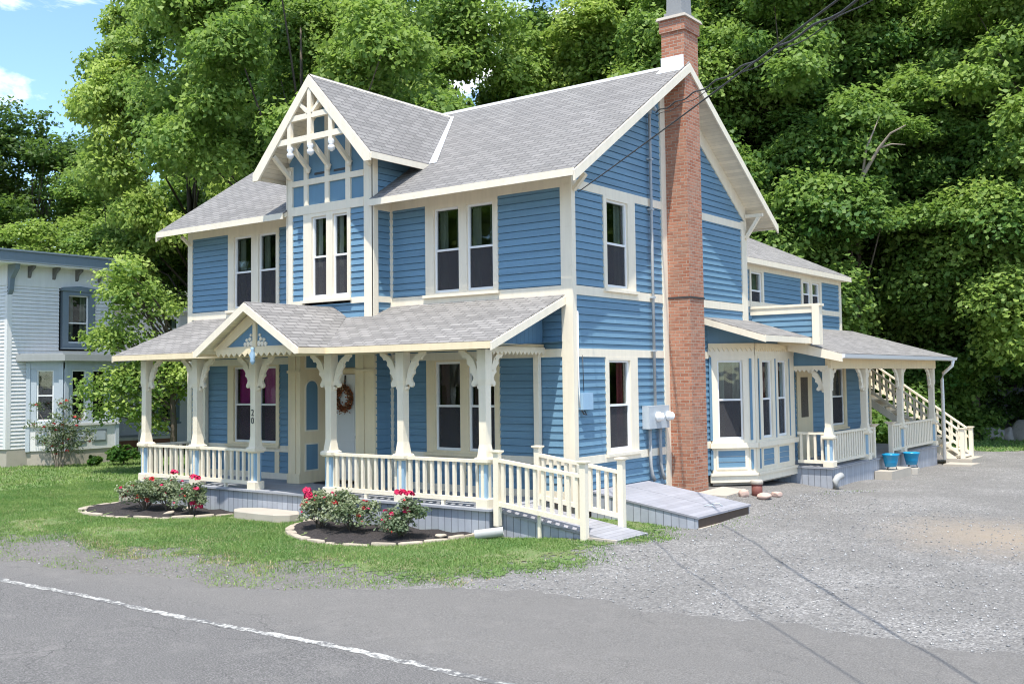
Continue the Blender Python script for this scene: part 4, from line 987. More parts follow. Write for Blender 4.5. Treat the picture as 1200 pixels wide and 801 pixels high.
# ------------------------------------------------------------------ exterior stair
st = thing('exterior_staircase', 'long cream wooden staircase climbing to the upper floor behind the side porch', 'staircase', (2.5, 19.4, -.6))
X0, X1, Z0, Z1, SA, SB = 2.45, -2.6, -.55, 3.05, 18.75, 19.85
nst = 18; sx = (X1 - X0) / nst; sz = (Z1 - Z0) / nst
for y in (SA, SB):
    MB().prism([(X0, y, Z0), (X1, y, Z1), (X1, y, Z1 - .30), (X0 - .35, y, Z0)], (0, .05, 0)).build('stringer', 'cream', st)
tm = MB().box(-.17, .16, SA + .05, SB, -.04, 0).mesh('tread', 'cream')
rmz = MB().box(-.01, .01, SA + .05, SB, -.2, -.04).mesh('riser', 'cream')
for k in range(nst):
    m = Matrix.Translation((X0 + sx * (k + .5), 0, Z0 + sz * (k + 1)))
    for me in (tm, rmz):
        if me is rmz and k % 2: continue
        o = bpy.data.objects.new(me.name, me); COL.objects.link(o); o.parent = st; o.matrix_parent_inverse = wbase(st).inverted(); o.matrix_basis = m
for y in (SA + .02, SB + .03):
    r = railing(st, (X0 - .05, y), (X1, y), (Z0 + .22, Z1 + .22), (Z0 + 1.0, Z1 + 1.0), gap=.21)
    MB().beam((X0 - .05, y, Z0 + .75), (X1, y, Z1 + .75), .05, .07).build('mid_rail', 'cream', r)
    newel(st, X0, y, h(X0, y) + .08, Z0 + 1.05, .06)
MB().box(1.95, 2.75, SA - .1, SB + .2, -.75, -.42).build('bottom_step', 'concrete', st)
sl_ = tag(MB().prism([(2.1, 17.75, -.62), (2.95, 17.75, -.62), (3.0, 18.6, -.62), (2.1, 18.6, -.62)], (0, 0, .09)).build('concrete_slab', 'concrete'), 'flat pale concrete slab on the gravel at the foot of the outside stairs', 'slab')
# ------------------------------------------------------------------ steps, pots, pipes, stones
bs = MB().prism([(1.76, 12.15, -.75), (2.22, 12.15, -.75), (2.22, 13.95, -.75), (1.76, 13.95, -.75)], (0, 0, .42)); tag(bs.build('concrete_step', 'concrete'), 'grey concrete step below the side porch opening with a pot on it', 'step')
def stone_poly(x0, x1, y0, y1, z0, z1, rg, n=10, name='step', mat='stone'):
    cx, cy = (x0 + x1) / 2, (y0 + y1) / 2; a, b = (x1 - x0) / 2, (y1 - y0) / 2; pts = []
    for k in range(n):
        t = 2 * math.pi * (k + .5) / n; c, s = math.cos(t), math.sin(t); q = 1 / max(abs(c), abs(s)); q = 1 + (q - 1) * .8
        pts.append((cx + a * c * q * rg.uniform(.95, 1.03), cy + b * s * q * rg.uniform(.93, 1.05)))
    mb = MB(); m = len(pts)
    V = [(x, y, z0) for x, y in pts] + [(cx + (x - cx) * 1.0, cy + (y - cy) * 1.0, z1 - .02) for x, y in pts] + [(cx + (x - cx) * .96, cy + (y - cy) * .96, z1) for x, y in pts]
    F = [tuple(range(m))[::-1], tuple(range(2 * m, 3 * m))]
    for L_ in (0, 1):
        for i in range(m): F.append((L_ * m + i, L_ * m + (i + 1) % m, (L_ + 1) * m + (i + 1) % m, (L_ + 1) * m + i))
    mb.add(V, F); return mb
rg = random.Random(5)
tag(stone_poly(-7.05, -5.25, -2.66, -1.98, -.56, -.36, rg).build('stone_step', 'concrete'), 'wide pale stone slab step below the front porch entrance', 'step')
tag(stone_poly(-11.75, -11.35, -2.2, -1.85, -.56, -.22, rg, 8).build('stone_block', 'concrete'), 'small grey stone block beside the far end of the front porch', 'stone')
def pot(y, x, z, lab):
    t = thing('flower_pot', lab, 'flower pot', (x, y, z), 'turquoise pots by the side porch'); t.matrix_basis = Matrix.Translation((x, y, z)) @ Matrix.Diagonal((.92, .92, .88, 1))
    o = MB().lathe([(.12, .09), (.16, .10), (.20, .26), (.235, .44), (.255, .45), (.255, .50), (.225, .50), (.21, .45), (.0, .44)], 0, 0, 20).build('bowl', 'pot', None, True); attach_local(o, t)
    o2 = MB().lathe([(.205, .455), (.15, .47), (.0, .475)], 0, 0, 14).build('soil', 'soil'); attach_local(o2, t)
    m = MB()
    for k in range(3):
        a = k * 2.1 + .4; m.tube([(.14 * math.cos(a), .14 * math.sin(a), .12), (.17 * math.cos(a), .17 * math.sin(a), .0)], .012, 6)
    o3 = m.build('stand', 'iron'); attach_local(o3, t)
    return t
pots = [pot(12.75, 2.02, -.33, 'turquoise bowl pot standing on the concrete step'), pot(14.55, 2.06, h(2.06, 14.55) + .18, 'turquoise bowl pot just beyond the concrete step by the porch skirt')]
for (px, py, pz) in [(2.06, 14.55, 0)]:
    tag(stone_poly(1.86, 2.26, 14.3, 14.8, h(2.06, 14.55) - .05, h(2.06, 14.55) + .18, rg, 8).build('paver_block', 'concrete'), 'low concrete block under the farther turquoise pot', 'block')
tag(MB().tube([(-.60, -2.30, -.42), (-.18, -2.02, -.36)], .085, 16, False).tube([(-.60, -2.30, -.42), (-.18, -2.02, -.36)], .072, 16, False).build('drain_pipe', 'pvc', None, True), 'short white plastic drain pipe lying in the grass by the ramp', 'pipe')
pipe = thing('vent_pipe', 'stubby rust red pipe with a pale cap standing in the gravel', 'pipe', (1.55, 4.95, -.5))
zp = h(1.75, 4.4); MB().lathe([(.115, zp - .1), (.115, zp + .24), (.10, zp + .24)], 1.75, 4.4, 14).build('pipe_body', 'rust', pipe, True)
MB().lathe([(.13, zp + .24), (.135, zp + .30), (.11, zp + .33), (.0, zp + .33)], 1.75, 4.4, 14).build('pipe_cap', 'concrete', pipe, True)
def rock(name, x, y, z, s, mat, seed, flat=.7):
    bm = bmesh.new(); bmesh.ops.create_icosphere(bm, subdivisions=3, radius=1); r_ = random.Random(seed)
    ax = [Vector((r_.gauss(0, 1), r_.gauss(0, 1), r_.gauss(0, 1))).normalized() for _ in range(9)]; lim = [r_.uniform(.62, .95) for _ in ax]
    for v in bm.verts:
        for a, l in zip(ax, lim):
            d = v.co.dot(a)
            if d > l: v.co -= a * (d - l) * .85
        v.co = Vector((v.co.x * s[0], v.co.y * s[1], v.co.z * s[2]))
    me = bpy.data.meshes.new(name); bm.to_mesh(me); bm.free(); me.materials.append(M[mat]); me.polygons.foreach_set('use_smooth', [True] * len(me.polygons))
    o = bpy.data.objects.new(name, me); COL.objects.link(o); o.location = (x, y, z); o.rotation_euler = (0, 0, r_.uniform(0, 6)); return o
for x, y, s, lab in ((1.58, 4.10, (.13, .12, .11), 'round pinkish stone leaning against the rusty vent pipe'), (1.98, 4.22, (.17, .13, .08), 'flat pinkish stone in front of the rusty vent pipe'), (2.10, 4.62, (.14, .12, .07), 'small pinkish stone right of the rusty vent pipe')):
    tag(rock('fieldstone', x, y, h(x, y) + .05, s, 'pinkstone', int(x * 100)), lab, 'stone', 'stones around the vent pipe')
tag(MB().prism([(.62, 3.55, h(.7, 4) - .03), (1.35, 3.75, h(.7, 4) - .05), (1.30, 5.0, h(.7, 4.5) - .06), (.62, 5.1, h(.7, 4.5) - .03)], (0, 0, .06)).build('concrete_pad', 'concrete'), 'thin concrete pad at the foot of the brick chimney', 'slab')
tag(stone_poly(-6.95, -6.25, -.35, .30, .0, .018, rg, 12).build('door_mat', 'mat'), 'black doormat in front of the white front door', 'doormat')
# wreath
wr = thing('door_wreath', 'round wreath of brown dried leaves hanging on the white front door', 'wreath', (-6.58, .34, 1.9))
rgn = np.random.default_rng(11)
V = MB(); n = 40
for k in range(n): pass
ring = MB().tube([(-6.58 + .22 * math.cos(2 * math.pi * k / 24), .34, 1.90 + .24 * math.sin(2 * math.pi * k / 24)) for k in range(25)], .05, 8, False); ring.build('twig_ring', 'rope', wr, True)
for nm, mt, cnt in (('dried_leaves', 'wreathleaf', 420), ('blossoms', 'wreathpale', 110)):
    m = MB()
    for k in range(cnt):
        t = rgn.uniform(0, 6.283); r_ = rgn.normal(0, .05); rr = .235 + r_; c = Vector((-6.58 + rr * math.cos(t), .30 + rgn.uniform(-.05, .04), 1.90 + rr * 1.08 * math.sin(t)))
        a = Vector(rgn.normal(0, 1, 3)).normalized() * rgn.uniform(.02, .045); b = Vector(rgn.normal(0, 1, 3)).normalized(); b = a.cross(b).normalized() * .018
        m.poly(c - a, c + b, c + a, c - b)
    m.build(nm, mt, wr, recalc=False)
MB().tube([(-6.58, .36, 2.16), (-6.58, .375, 2.44)], .018, 6).build('hanger', 'iron', wr)
# ------------------------------------------------------------------ utility cables
def cable(name, lab, p, q, sag, r, grp, twist=0):
    p = Vector(p); q = Vector(q); pts = []; n = 60
    for i in range(n + 1):
        t = i / n; c = p.lerp(q, t); c.z -= sag * 4 * t * (1 - t)
        if twist: c += Vector((0, math.cos(t * twist), math.sin(t * twist))) * .022
        pts.append(c)
    return tag(MB().tube(pts, r, 6).build(name, 'cable', None, True), lab, 'cable', grp)
Ms = Vector((.26, 2.98, 8.0)); A_ = Vector((7.1676, -5.2802, 6.4855)); B_ = Vector((8.046, -8.069, 5.49)); K_ = Vector((.05, .22, 5.93))
cable('service_cable', 'thick twisted overhead cable running from the service mast by the chimney', Ms, Ms + (A_ - Ms) * 1.62,   .10, .0145, 'overhead cables', 70)
cable('service_cable', 'thinner wavy overhead cable wound loosely around the thick one', Ms + Vector((0, 0, -.08)), Ms + (A_ - Ms) * 1.62 + Vector((0, 0, .03)), .16, .007, 'overhead cables', 55)
cable('phone_cable', 'single straight black cable rising from the house corner below the eave', K_, K_ + (B_ - K_) * 1.35, .02, .010, 'overhead cables')
# ------------------------------------------------------------------ neighbour's house
nb = thing('neighbour_house', 'white two-storey clapboard house with slate blue cornice beyond the side lawn', 'house', (-28, 5, -.5))
Q = lambda name, mb, mat, smooth=False: mb.build(name, mat, nb, smooth)
NX, NY0, NY1 = -24.08, 1.48, 5.45
MN = at(NX, NY0, 90); ML = NY1 - NY0
mb = MB(); siding(mb, MN, .12, 6.0, 0, ML, [(1.85, 3.25, 3.5, 5.8)], e=.125, lip=.028); siding(mb, at(-33, NY0, 0), .12, 6.0, 0, 33 + NX, [], e=.125, lip=.024); Q('wall', mb, 'nwhite')
Q('room', MB().box(-33, NX - .3, NY0 + .3, NY1, -.3, 6.2), 'inner')
Q('foundation', MB().box(-33, NX + .02, NY0 + .02, NY1, -.9, .12), 'concrete')
Q('corner_board', MB().box(NX - .14, NX + .03, NY0 - .03, NY0 + .14, .12, 5.4), 'nwhite')
Q('frieze_board', MB().box(NX, NX + .04, NY0, NY1, 5.72, 6.45).box(-33, NX, NY0 - .04, NY0, 5.72, 6.45), 'nwhite')
Q('cornice', MB().box(-33.5, NX + .70, NY0 - .70, NY1 + .1, 6.47, 6.82).box(-33.5, NX + .76, NY0 - .76, NY1 + .1, 6.82, 6.88), 'nblue')
Q('cornice_soffit', MB().box(-33.4, NX + .66, NY0 - .66, NY1, 6.42, 6.468), 'nwhite')
for y in (2.15, 3.05, 3.92, 4.80):
    Q('eave_bracket', MB().prism([(NX + .03, y, 6.44), (NX + .42, y, 6.44), (NX + .40, y, 6.34), (NX + .16, y, 6.22), (NX + .10, y, 6.05), (NX + .03, y, 6.0)], (0, .10, 0)), 'ndark')
Q('corner_bracket', MB().prism([(NX + .03, NY0 - .02, 6.44), (NX + .55, NY0 - .02, 6.44), (NX + .50, NY0 - .02, 6.25), (NX + .20, NY0 - .02, 5.95), (NX + .14, NY0 - .02, 5.55), (NX + .03, NY0 - .02, 5.4)], (0, .16, 0)), 'nblue')
u = lambda y: y - NY0
nw = window(nb, MN, (u(3.44), u(4.68), 3.62, 5.64), [(u(3.66), u(4.46))], 3.78, 5.50, ct=.08, cmat='nblue', mid=.42, sill=True, lower=None)
MB().prism([(NX + .005, 3.35, 5.64), (NX + .005, 4.77, 5.64), (NX + .005, 4.72, 5.76), (NX + .005, 4.06, 5.83), (NX + .005, 3.40, 5.76)], (.14, 0, 0)).build('window_hood', 'nblue', nw)
# its bay window
BX = -23.2; by0, by1 = 2.20, 5.15
MB_ = at(BX, by0 + .85, 90); MBa = at(NX, by0 - .02, 45)
bayn = MB().prism([(NX, by0, -.7), (BX, by0 + .86, -.7), (BX, by1, -.7), (NX, by1 + .3, -.7)], (0, 0, .72)); Q('bay_foundation', bayn, 'concrete')
def nboard(name, Mx, a, b, c, d, t, mat): 
    m = MB(); trim(m, Mx, a, b, c, d, t); return Q(name, m, mat)
for Mx, l, sash in ((MBa, 1.22, [(.34, .90)]), (MB_, 2.10, [(.28, .82), (1.06, 1.60)])):
    window(nb, Mx, (.02, l - .02, .95, 3.0), sash, 1.05, 2.80, ct=.03, cmat='ntrim', sill=False, curtain=None, lower=None)
    nboard('bay_sill', Mx, 0, l, .86, .95, .10, 'nwhite'); nboard('bay_apron', Mx, 0, l, .02, .86, .03, 'nwhite')
    for a, b in [(s[0] - .02, s[1] + .02) for s in sash]: nboard('bay_panel', Mx, a, b, .25, .70, .05, 'ngrey'); nboard('panel_inset', Mx, a + .06, b - .06, .32, .63, .07, 'ntrim')
    nboard('pilaster', Mx, 0, .14, .0, 3.05, .07, 'ntrim'); nboard('pilaster', Mx, l - .14, l, .0, 3.05, .07, 'ntrim'); nboard('bay_frieze', Mx, 0, l, 2.86, 3.12, .05, 'ntrim')
Q('bay_room', MB().prism([(NX, by0 + .35, .1), (BX - .35, by0 + 1.1, .1), (BX - .35, by1, .1), (NX, by1, .1)], (0, 0, 3.0)), 'inner')
Q('bay_roof', MB().prism([(NX, by0 - .45, 3.12), (BX + .30, by0 + .70, 3.12), (BX + .30, by1 + 1.3, 3.12), (NX, by1 + 1.3, 3.12)], (0, 0, .22)).prism([(NX, by0 - .40, 3.34), (BX + .2, by0 + .70, 3.34), (BX + .2, by1 + 1.2, 3.34), (NX, by1 + 1.2, 3.34)], (0, 0, .05)), 'ngrey')
# rear wing and its porch
WN = at(-25.6, 6.4, 90); WN0 = at(-25.6, 5.45, 90); m0 = MB(); siding(m0, WN0, -.2, 5.2, 0, .95, e=.125, lip=.016); Q('wall', m0, 'nwhite'); mb = MB(); siding(mb, WN, -.2, 5.2, 0, 3.6, [(2.2, 3.0, 4.1, 5.0), (2.0, 2.95, .8, 2.1)], e=.125, lip=.016); Q('wall', mb, 'nwhite')
Q('wing_roof', MB().box(-31, -25.2, 5.46, 10.2, 5.2, 5.36), 'nwhite'); Q('room', MB().box(-31, -26.0, 5.5, 10, -.4, 5.2), 'inner')
window(nb, WN, (2.2, 3.1, 4.0, 5.05), [(2.32, 2.98)], 4.08, 4.95, cmat='nwhite', lower=None); window(nb, WN, (1.95, 3.05, .72, 2.1), [(2.1, 2.9)], .85, 1.98, cmat='nblue', lower=None)
Q('porch_roof', MB().box(-25.6, -23.0, 6.45, 9.9, 3.08, 3.26), 'nwhite')
Q('porch_skirt', MB().box(-24.0, -23.95, 5.45, 8.0, -.7, .18), 'nbrown'); Q('porch_base', MB().box(-25.6, -23.95, 5.45, 8.0, .18, .28), 'ngrey')
Q('porch_post', MB().box(-23.7, -23.55, 6.3, 6.45, -.5, 3.08), 'nwhite')
# ------------------------------------------------------------------ vegetation
def npmesh(name, V, F, mat, tone=None, k=4):
    me = bpy.data.meshes.new(name); n = len(F)
    me.vertices.add(len(V)); me.vertices.foreach_set('co', np.asarray(V, np.float32).ravel())
    me.loops.add(n * k); me.loops.foreach_set('vertex_index', np.asarray(F, np.int32).ravel())
    me.polygons.add(n); me.polygons.foreach_set('loop_start', np.arange(0, n * k, k, dtype=np.int32))
    try: me.polygons.foreach_set('loop_total', np.full(n, k, np.int32))
    except Exception: pass
    if tone is not None:
        a = me.attributes.new('tone', 'FLOAT', 'FACE'); a.data.foreach_set('value', np.asarray(tone, np.float32))
    me.update(calc_edges=True); me.materials.append(M[mat] if isinstance(mat, str) else mat); return me
def unit(a): return a / np.maximum(np.linalg.norm(a, axis=-1, keepdims=True), 1e-6)
def leaves(name, C, Nn, size, tone, mat, rg, asp=.72):
    n = len(C); r = rg.normal(size=(n, 3)); a = unit(np.cross(Nn, r)); b = np.cross(Nn, a)
    s = size[:, None]; fold = Nn * s * .16
    V = np.stack([C - a * s * .5, C + b * s * asp * .5 - fold + a * s * .05, C + a * s * .5 - fold * .8, C - b * s * asp * .5 - fold + a * s * .05], 1).reshape(-1, 3)
    return npmesh(name, V, np.arange(4 * n).reshape(n, 4), mat, tone)
def cloud(rg, centers, radii, per, flat=.7, low=-.4, sprays=9, spread=.16, tones=None):
    """leaf points on leafy clumps, gathered into small sprays"""
    Cs, Ns, Ts = [], [], []
    for j, (c, r, n) in enumerate(zip(centers, radii, per)):
        ns = max(3, n // sprays)
        z = rg.uniform(low, 1, ns); t = rg.uniform(0, 2 * np.pi, ns); q = np.sqrt(1 - z * z)
        d = np.stack([q * np.cos(t), q * np.sin(t), z], 1)
        rad = r * (.62 + .45 * np.sqrt(rg.uniform(0, 1, ns)))
        sp = c + d * rad[:, None] * np.array([1, 1, flat])
        ids = rg.integers(0, ns, n)
        p = sp[ids] + rg.normal(0, spread * r ** .5, (n, 3)) * np.array([1, 1, .6])
        nn = unit(d[ids] * .55 + np.array([0, 0, .72]) + rg.normal(0, .48, (n, 3)))
        Cs.append(p); Ns.append(nn); Ts.append(np.clip((rg.uniform(.0, .85) if tones is None else .02 + .85 * tones[j]) + rg.normal(0, .15, n) + .16 * d[ids, 2], 0, 1))  # last term lightens clump tops: sunlit tops put into the leaf colour
    return np.concatenate(Cs), np.concatenate(Ns), np.concatenate(Ts)
def trunk_mb(rg, H_, r0, targets, zb):
    mb = MB(); pts = []; x = y = 0
    for k in range(9):
        t = k / 8; pts.append((x, y, H_ * t - (.6 if k == 0 else 0))); x += rg.uniform(-.18, .18); y += rg.uniform(-.18, .18)
    mb.tube(pts, [r0 * (1.35 if k == 0 else 1 - .9 * k / 8) for k in range(9)], 9)
    for c in targets:
        hz = max(zb * .8 + .5, c[2] * rg.uniform(.45, .75)); k = min(7, int(hz / H_ * 8)); f = hz / H_ * 8 - k
        s = Vector(pts[k]).lerp(Vector(pts[k + 1]), f); e = Vector(c); m = s.lerp(e, .55) + Vector((0, 0, rg.uniform(.0, .6)))
        rr = r0 * .34 * (1 - hz / H_ * .6); mb.tube([s, m, e], [rr, rr * .6, rr * .22], 6)
    return mb
def maple(seed, H_, Rm, zb, ncl, nleaf, mat='leaf', ls=(.17, .30), nlimb=20):
    rg = np.random.default_rng(seed); cs = []; rs = []
    bo = []; tn = []; tries = 0
    while len(bo) < ncl // 3 and tries < 6000:
        tries += 1
        t = rg.uniform(0, 1) ** .85; prof = min(1, (t / .22 + .25) ** .6) * math.sqrt(max(0, 1 - max(0, (t - .35) / .65) ** 2.2))
        if rg.uniform() > prof + .12: continue
        a = rg.uniform(0, 2 * np.pi); lob = 1 + .16 * math.sin(3 * a + seed) * math.sin(5 * t + seed)
        rr = Rm * prof * lob * math.sqrt(rg.uniform(.22, 1.0)); p = np.array((rr * math.cos(a), rr * math.sin(a), zb + t * (H_ - zb)))
        if any(np.linalg.norm((p - q) * (1, 1, 1.15)) < 1.2 for q in bo): continue
        bo.append(p); w0 = rg.uniform(0, 1); out = unit(np.array((p[0], p[1], 0.01)))
        for k in range(5):
            d = unit(rg.normal(size=3) + out * .6 + np.array((0, 0, .35))); sz = rg.uniform(.55, 1.35)
            cs.append(tuple(p + d * rg.uniform(.4, 2.0) * np.array((1, 1, .75)))); rs.append(sz * Rm / 5.3 * (1.08 - .2 * t)); tn.append(.55 * w0 + .45 * rg.uniform())
    cs = np.array(cs); rs = np.array(rs); wgt = rs ** 2; per = np.maximum(30, (nleaf * wgt / wgt.sum()).astype(int))
    C, Nn, T = cloud(rg, cs, rs, per, .80, -.45, 11, .23, tn)
    me = leaves('crown', C, Nn, rg.uniform(*ls, len(C)), T, mat, rg)
    tg = cs[rg.choice(len(cs), nlimb, replace=False)]
    tm = trunk_mb(rg, H_ * .76, .30 * Rm / 5, tg, zb).mesh('trunk', 'bark', True)
    return me, tm
VAR = [maple(21, 21, 5.4, 1.2, 150, 140000), maple(34, 21, 5.0, .8, 142, 130000), maple(47, 21, 5.7, 1.6, 156, 142000), maple(58, 21, 5.2, .5, 146, 132000)]
VAR5 = maple(72, 21, 5.5, 6.2, 120, 100000)
VAD = maple(66, 17, 5.4, 2.5, 95, 30000, 'leafdark', (.2, .34), 34)
def tree(v, x, y, H_, r, rz, lab, grp='trees on the wooded slope', name='maple_tree'):
    me, tm = v
    t = thing(name, lab, 'tree', (x, y, h(x, y) - .1), grp)
    h0 = 17 if v is VAD else 21
    t.matrix_basis = Matrix.Translation((x, y, h(x, y) - .1)) @ Matrix.Rotation(rz, 4, 'Z') @ Matrix.Diagonal((r / 5.4, r / 5.4, H_ / h0, 1))
    inst(tm, 'trunk', t); inst(me, 'crown', t); return t
TR = [
 (4, -49.1, 15.6, 17, 5.2, 'dark loose maple with sky showing through it far behind the neighbouring house'),
 (4, -50.5, 11.5, 16, 5.5, 'dark maple cut by the picture edge above the neighbouring house roof'),
 (0, -33.8, 11.8, 12.6, 4.2, 'lower bright green maple just behind the neighbouring house cornice'),
 (1, -30.2, 13.4, 24, 4.5, 'tall maple standing against the open sky left of the blue house'),
 (5, -19.2, 10.6, 22, 4.9, 'tall maple close behind the far end of the blue house'),
 (3, -22.0, 17.2, 18.6, 5, 'maple whose top ends just below the sky gap over the front gable'),
 (0, -27.4, 19.4, 25, 5.6, 'very tall dark maple rising behind the front gable peak'),
 (1, -20.0, 22.6, 23.5, 5.4, 'maple with layered bright clumps above the meeting of the two roofs'),
 (2, -18.2, 26.4, 21, 4.6, 'maple above the middle of the main roof ridge left of the sky gap'),
 (3, -14.1, 26.8, 21.5, 5.4, 'bright rounded maple just left of the brick chimney'),
 (0, -12.9, 30.2, 25, 5.6, 'tall maple directly behind the brick chimney'),
 (1, -9.5, 26.5, 22, 5.0, 'maple just right of the chimney above the gable rake'),
 (2, -6.9, 28.5, 23, 5.5, 'maple behind the rear wing roof of the blue house'),
 (3, -3.9, 28.6, 15.5, 5.0, 'lower maple behind the side porch with a bare dead limb above it'),
 (0, -3.1, 33.9, 25, 5.5, 'tall maple behind the outside staircase'),
 (1, -.6, 33.6, 22.5, 5.3, 'maple beside the boulders beyond the outside staircase'),
 (2, 3.2, 32.4, 22, 5.4, 'bright maple over the boulders at the drive end'),
 (3, -5.4, 36.3, 28, 6, 'dark tall maple in the second row behind the rear wing'),
 (0, -.8, 41.8, 29, 6, 'tall back-row maple above the boulders'),
 (1, -11.5, 37.0, 28, 6, 'tall back-row maple right of the chimney'),
 (2, -29.5, 28.4, 21, 6, 'distant maple glimpsed behind the front gable'),
 (3, -36.0, 21.5, 27, 6, 'tall back-row maple left of the front gable'),
 (0, -42.5, 19.5, 17, 5.5, 'distant bushy maple filling the gap above the neighbouring house'),
 (1, 4.6, 36.5, 24, 5, 'maple at the driveway end cut by the picture edge'),
 (2, -15.0, 34.5, 27, 5.6, 'tall back-row maple left of the chimney top'),
]
made = []
for i, (v, x, y, H_, r, lab) in enumerate(TR):
    made.append(tree(VAD if v == 4 else VAR5 if v == 5 else VAR[v], x, y, H_, r, i * 1.37, lab))
# dead limb inside the foliage of the lower maple behind the side porch
dl = MB().tube([(-3.2, 26.4, 8.2), (-2.9, 26.3, 9.9), (-2.2, 26.2, 10.9), (-1.7, 26.1, 11.4), (-1.1, 26.0, 11.6)], [.10, .085, .06, .04, .02], 7)
dl.tube([(-2.9, 26.3, 9.9), (-2.7, 26.3, 11.0), (-2.1, 26.2, 12.2)], [.06, .045, .015], 6).tube([(-2.2, 26.2, 10.9), (-1.7, 26.2, 11.0), (-1.2, 26.2, 10.9)], [.045, .03, .01], 6)
dl.v = [(x + .75, y - 2.4, z + .1) for x, y, z in dl.v]; dl.build('bare_branch', 'deadwood', made[13], True)
# trees outside the view, mirrored in the window panes
for i, (x, y) in enumerate(((-30, -38), (-42, -42), (-53, -38), (-66, -44), (-80, -40), (-18, -42), (-6, -46), (24, 36), (15, 41), (33, 44))):
    tree(VAR[i % 4], x, y, 19, 7.0, i * 2.1, 'tree outside the view mirrored in the house window panes', 'trees mirrored in the windows')
# small maple between the houses
rg = np.random.default_rng(91)
cx, cy = -17.3, 3.3
cc = []; cr = []
for x, z, r in ((1.0, 2.35, .36), (1.45, 2.6, .32), (.8, 2.75, .3), (.2, 4.6, .5), (-.3, 4.9, .7), (-1.9, 3.75, .55), (-1.5, 3.55, .55), (-.7, 3.9, .75), (-.9, 4.4, .5), (-2.0, 2.2, .5), (-1.5, 1.8, .65), (-.8, 1.6, .7), (-.2, 1.5, .6), (.1, 2.1, .75), (-.8, 2.4, .6), (-.2, 1.1, .5), (-1.6, 1.3, .45), (.4, 2.9, .4), (-.3, 2.9, .5), (.9, 2.6, .45)):
    px = (x - .55) * .80; py = (x - .55) * .60
    cc.append((px + rg.uniform(-.2, .2), py + rg.uniform(-.3, .3), z + .5)); cr.append(r)
n0 = len(cc)
for k in range(26):
    a, b = cc[rg.integers(n0)], cc[rg.integers(n0)]; f = rg.uniform(.2, .8)
    if abs(a[2] - b[2]) < 1.3: cc.append(tuple(np.array(a) * f + np.array(b) * (1 - f) + rg.normal(0, .22, 3))); cr.append(rg.uniform(.25, .5))
for k in range(10):
    cc.append((-.9 + rg.uniform(-.9, .5), -.7 + rg.uniform(-.7, .4), rg.uniform(5.0, 6.6))); cr.append(rg.uniform(.3, .55))
cr = np.array(cr); cc = np.array(cc); C, Nn, T = cloud(rg, cc, cr * 1.12, (820 * cr ** 2).astype(int) + 45, .7, -.6, 7, .20)
sm = thing('small_maple', 'small maple with layered leafy branches between the two houses', 'tree', (cx, cy, -.5))
inst(leaves('crown', C, Nn, rg.uniform(.10, .18, len(C)), np.clip(T + .10, 0, 1), 'leaf', rg), 'crown', sm)
mb = MB().tube([(.0, .0, -.3), (.02, .02, 1.4), (-.05, -.03, 2.9), (-.5, -.4, 4.6), (-1.0, -.8, 6.0)], [.12, .10, .07, .05, .02], 8)
for c in cc[::2]: mb.tube([(-.02, -.02, max(1.2, c[2] * .7)), tuple((Vector(c) + Vector((-.02, -.02, c[2] * .8))) / 2), tuple(c)], [.035, .025, .01], 5)
inst(mb.mesh('trunk', 'bark', True), 'trunk', sm)
# undergrowth along the foot of the slope
rg = np.random.default_rng(12); cc = []; cr = []
for k in range(46):
    x = rg.uniform(-9, 7); cc.append((x, 34.0 + rg.uniform(-1.0, 2.2) + .1 * x, rg.uniform(.1, 1.3))); cr.append(rg.uniform(.5, 1.1))
C, Nn, T = cloud(rg, np.array(cc), np.array(cr), [420] * len(cc), .8, -.2)
o = bpy.data.objects.new('undergrowth', leaves('undergrowth', C, Nn, rg.uniform(.14, .24, len(C)), T * .7, 'leafdark', rg)); COL.objects.link(o)
tag(o, 'dark leafy undergrowth behind the boulders', kind='stuff')
# boulders
for k, (x, y, s, lab) in enumerate(((-1.5, 31.3, (.42, .4, .36), 'small pale boulder at the left end of the boulder row'), (-.55, 31.6, (.75, .5, .42), 'wide low grey boulder second in the row beyond the stairs'), (.45, 31.9, (.65, .55, .44), 'grey boulder in the middle of the row beyond the stairs'),
     (1.15, 32.0, (.35, .35, .40), 'narrow upright boulder between two bigger ones'), (1.85, 32.2, (.72, .6, .72), 'tallest rounded boulder of the row'), (2.85, 32.4, (.6, .5, .55), 'last boulder of the row at the picture edge'))):
    tag(rock('boulder', x, y, h(x, y) + s[2] * .45, s, 'boulder', 40 + k), lab, 'boulder', 'boulders lining the drive end')
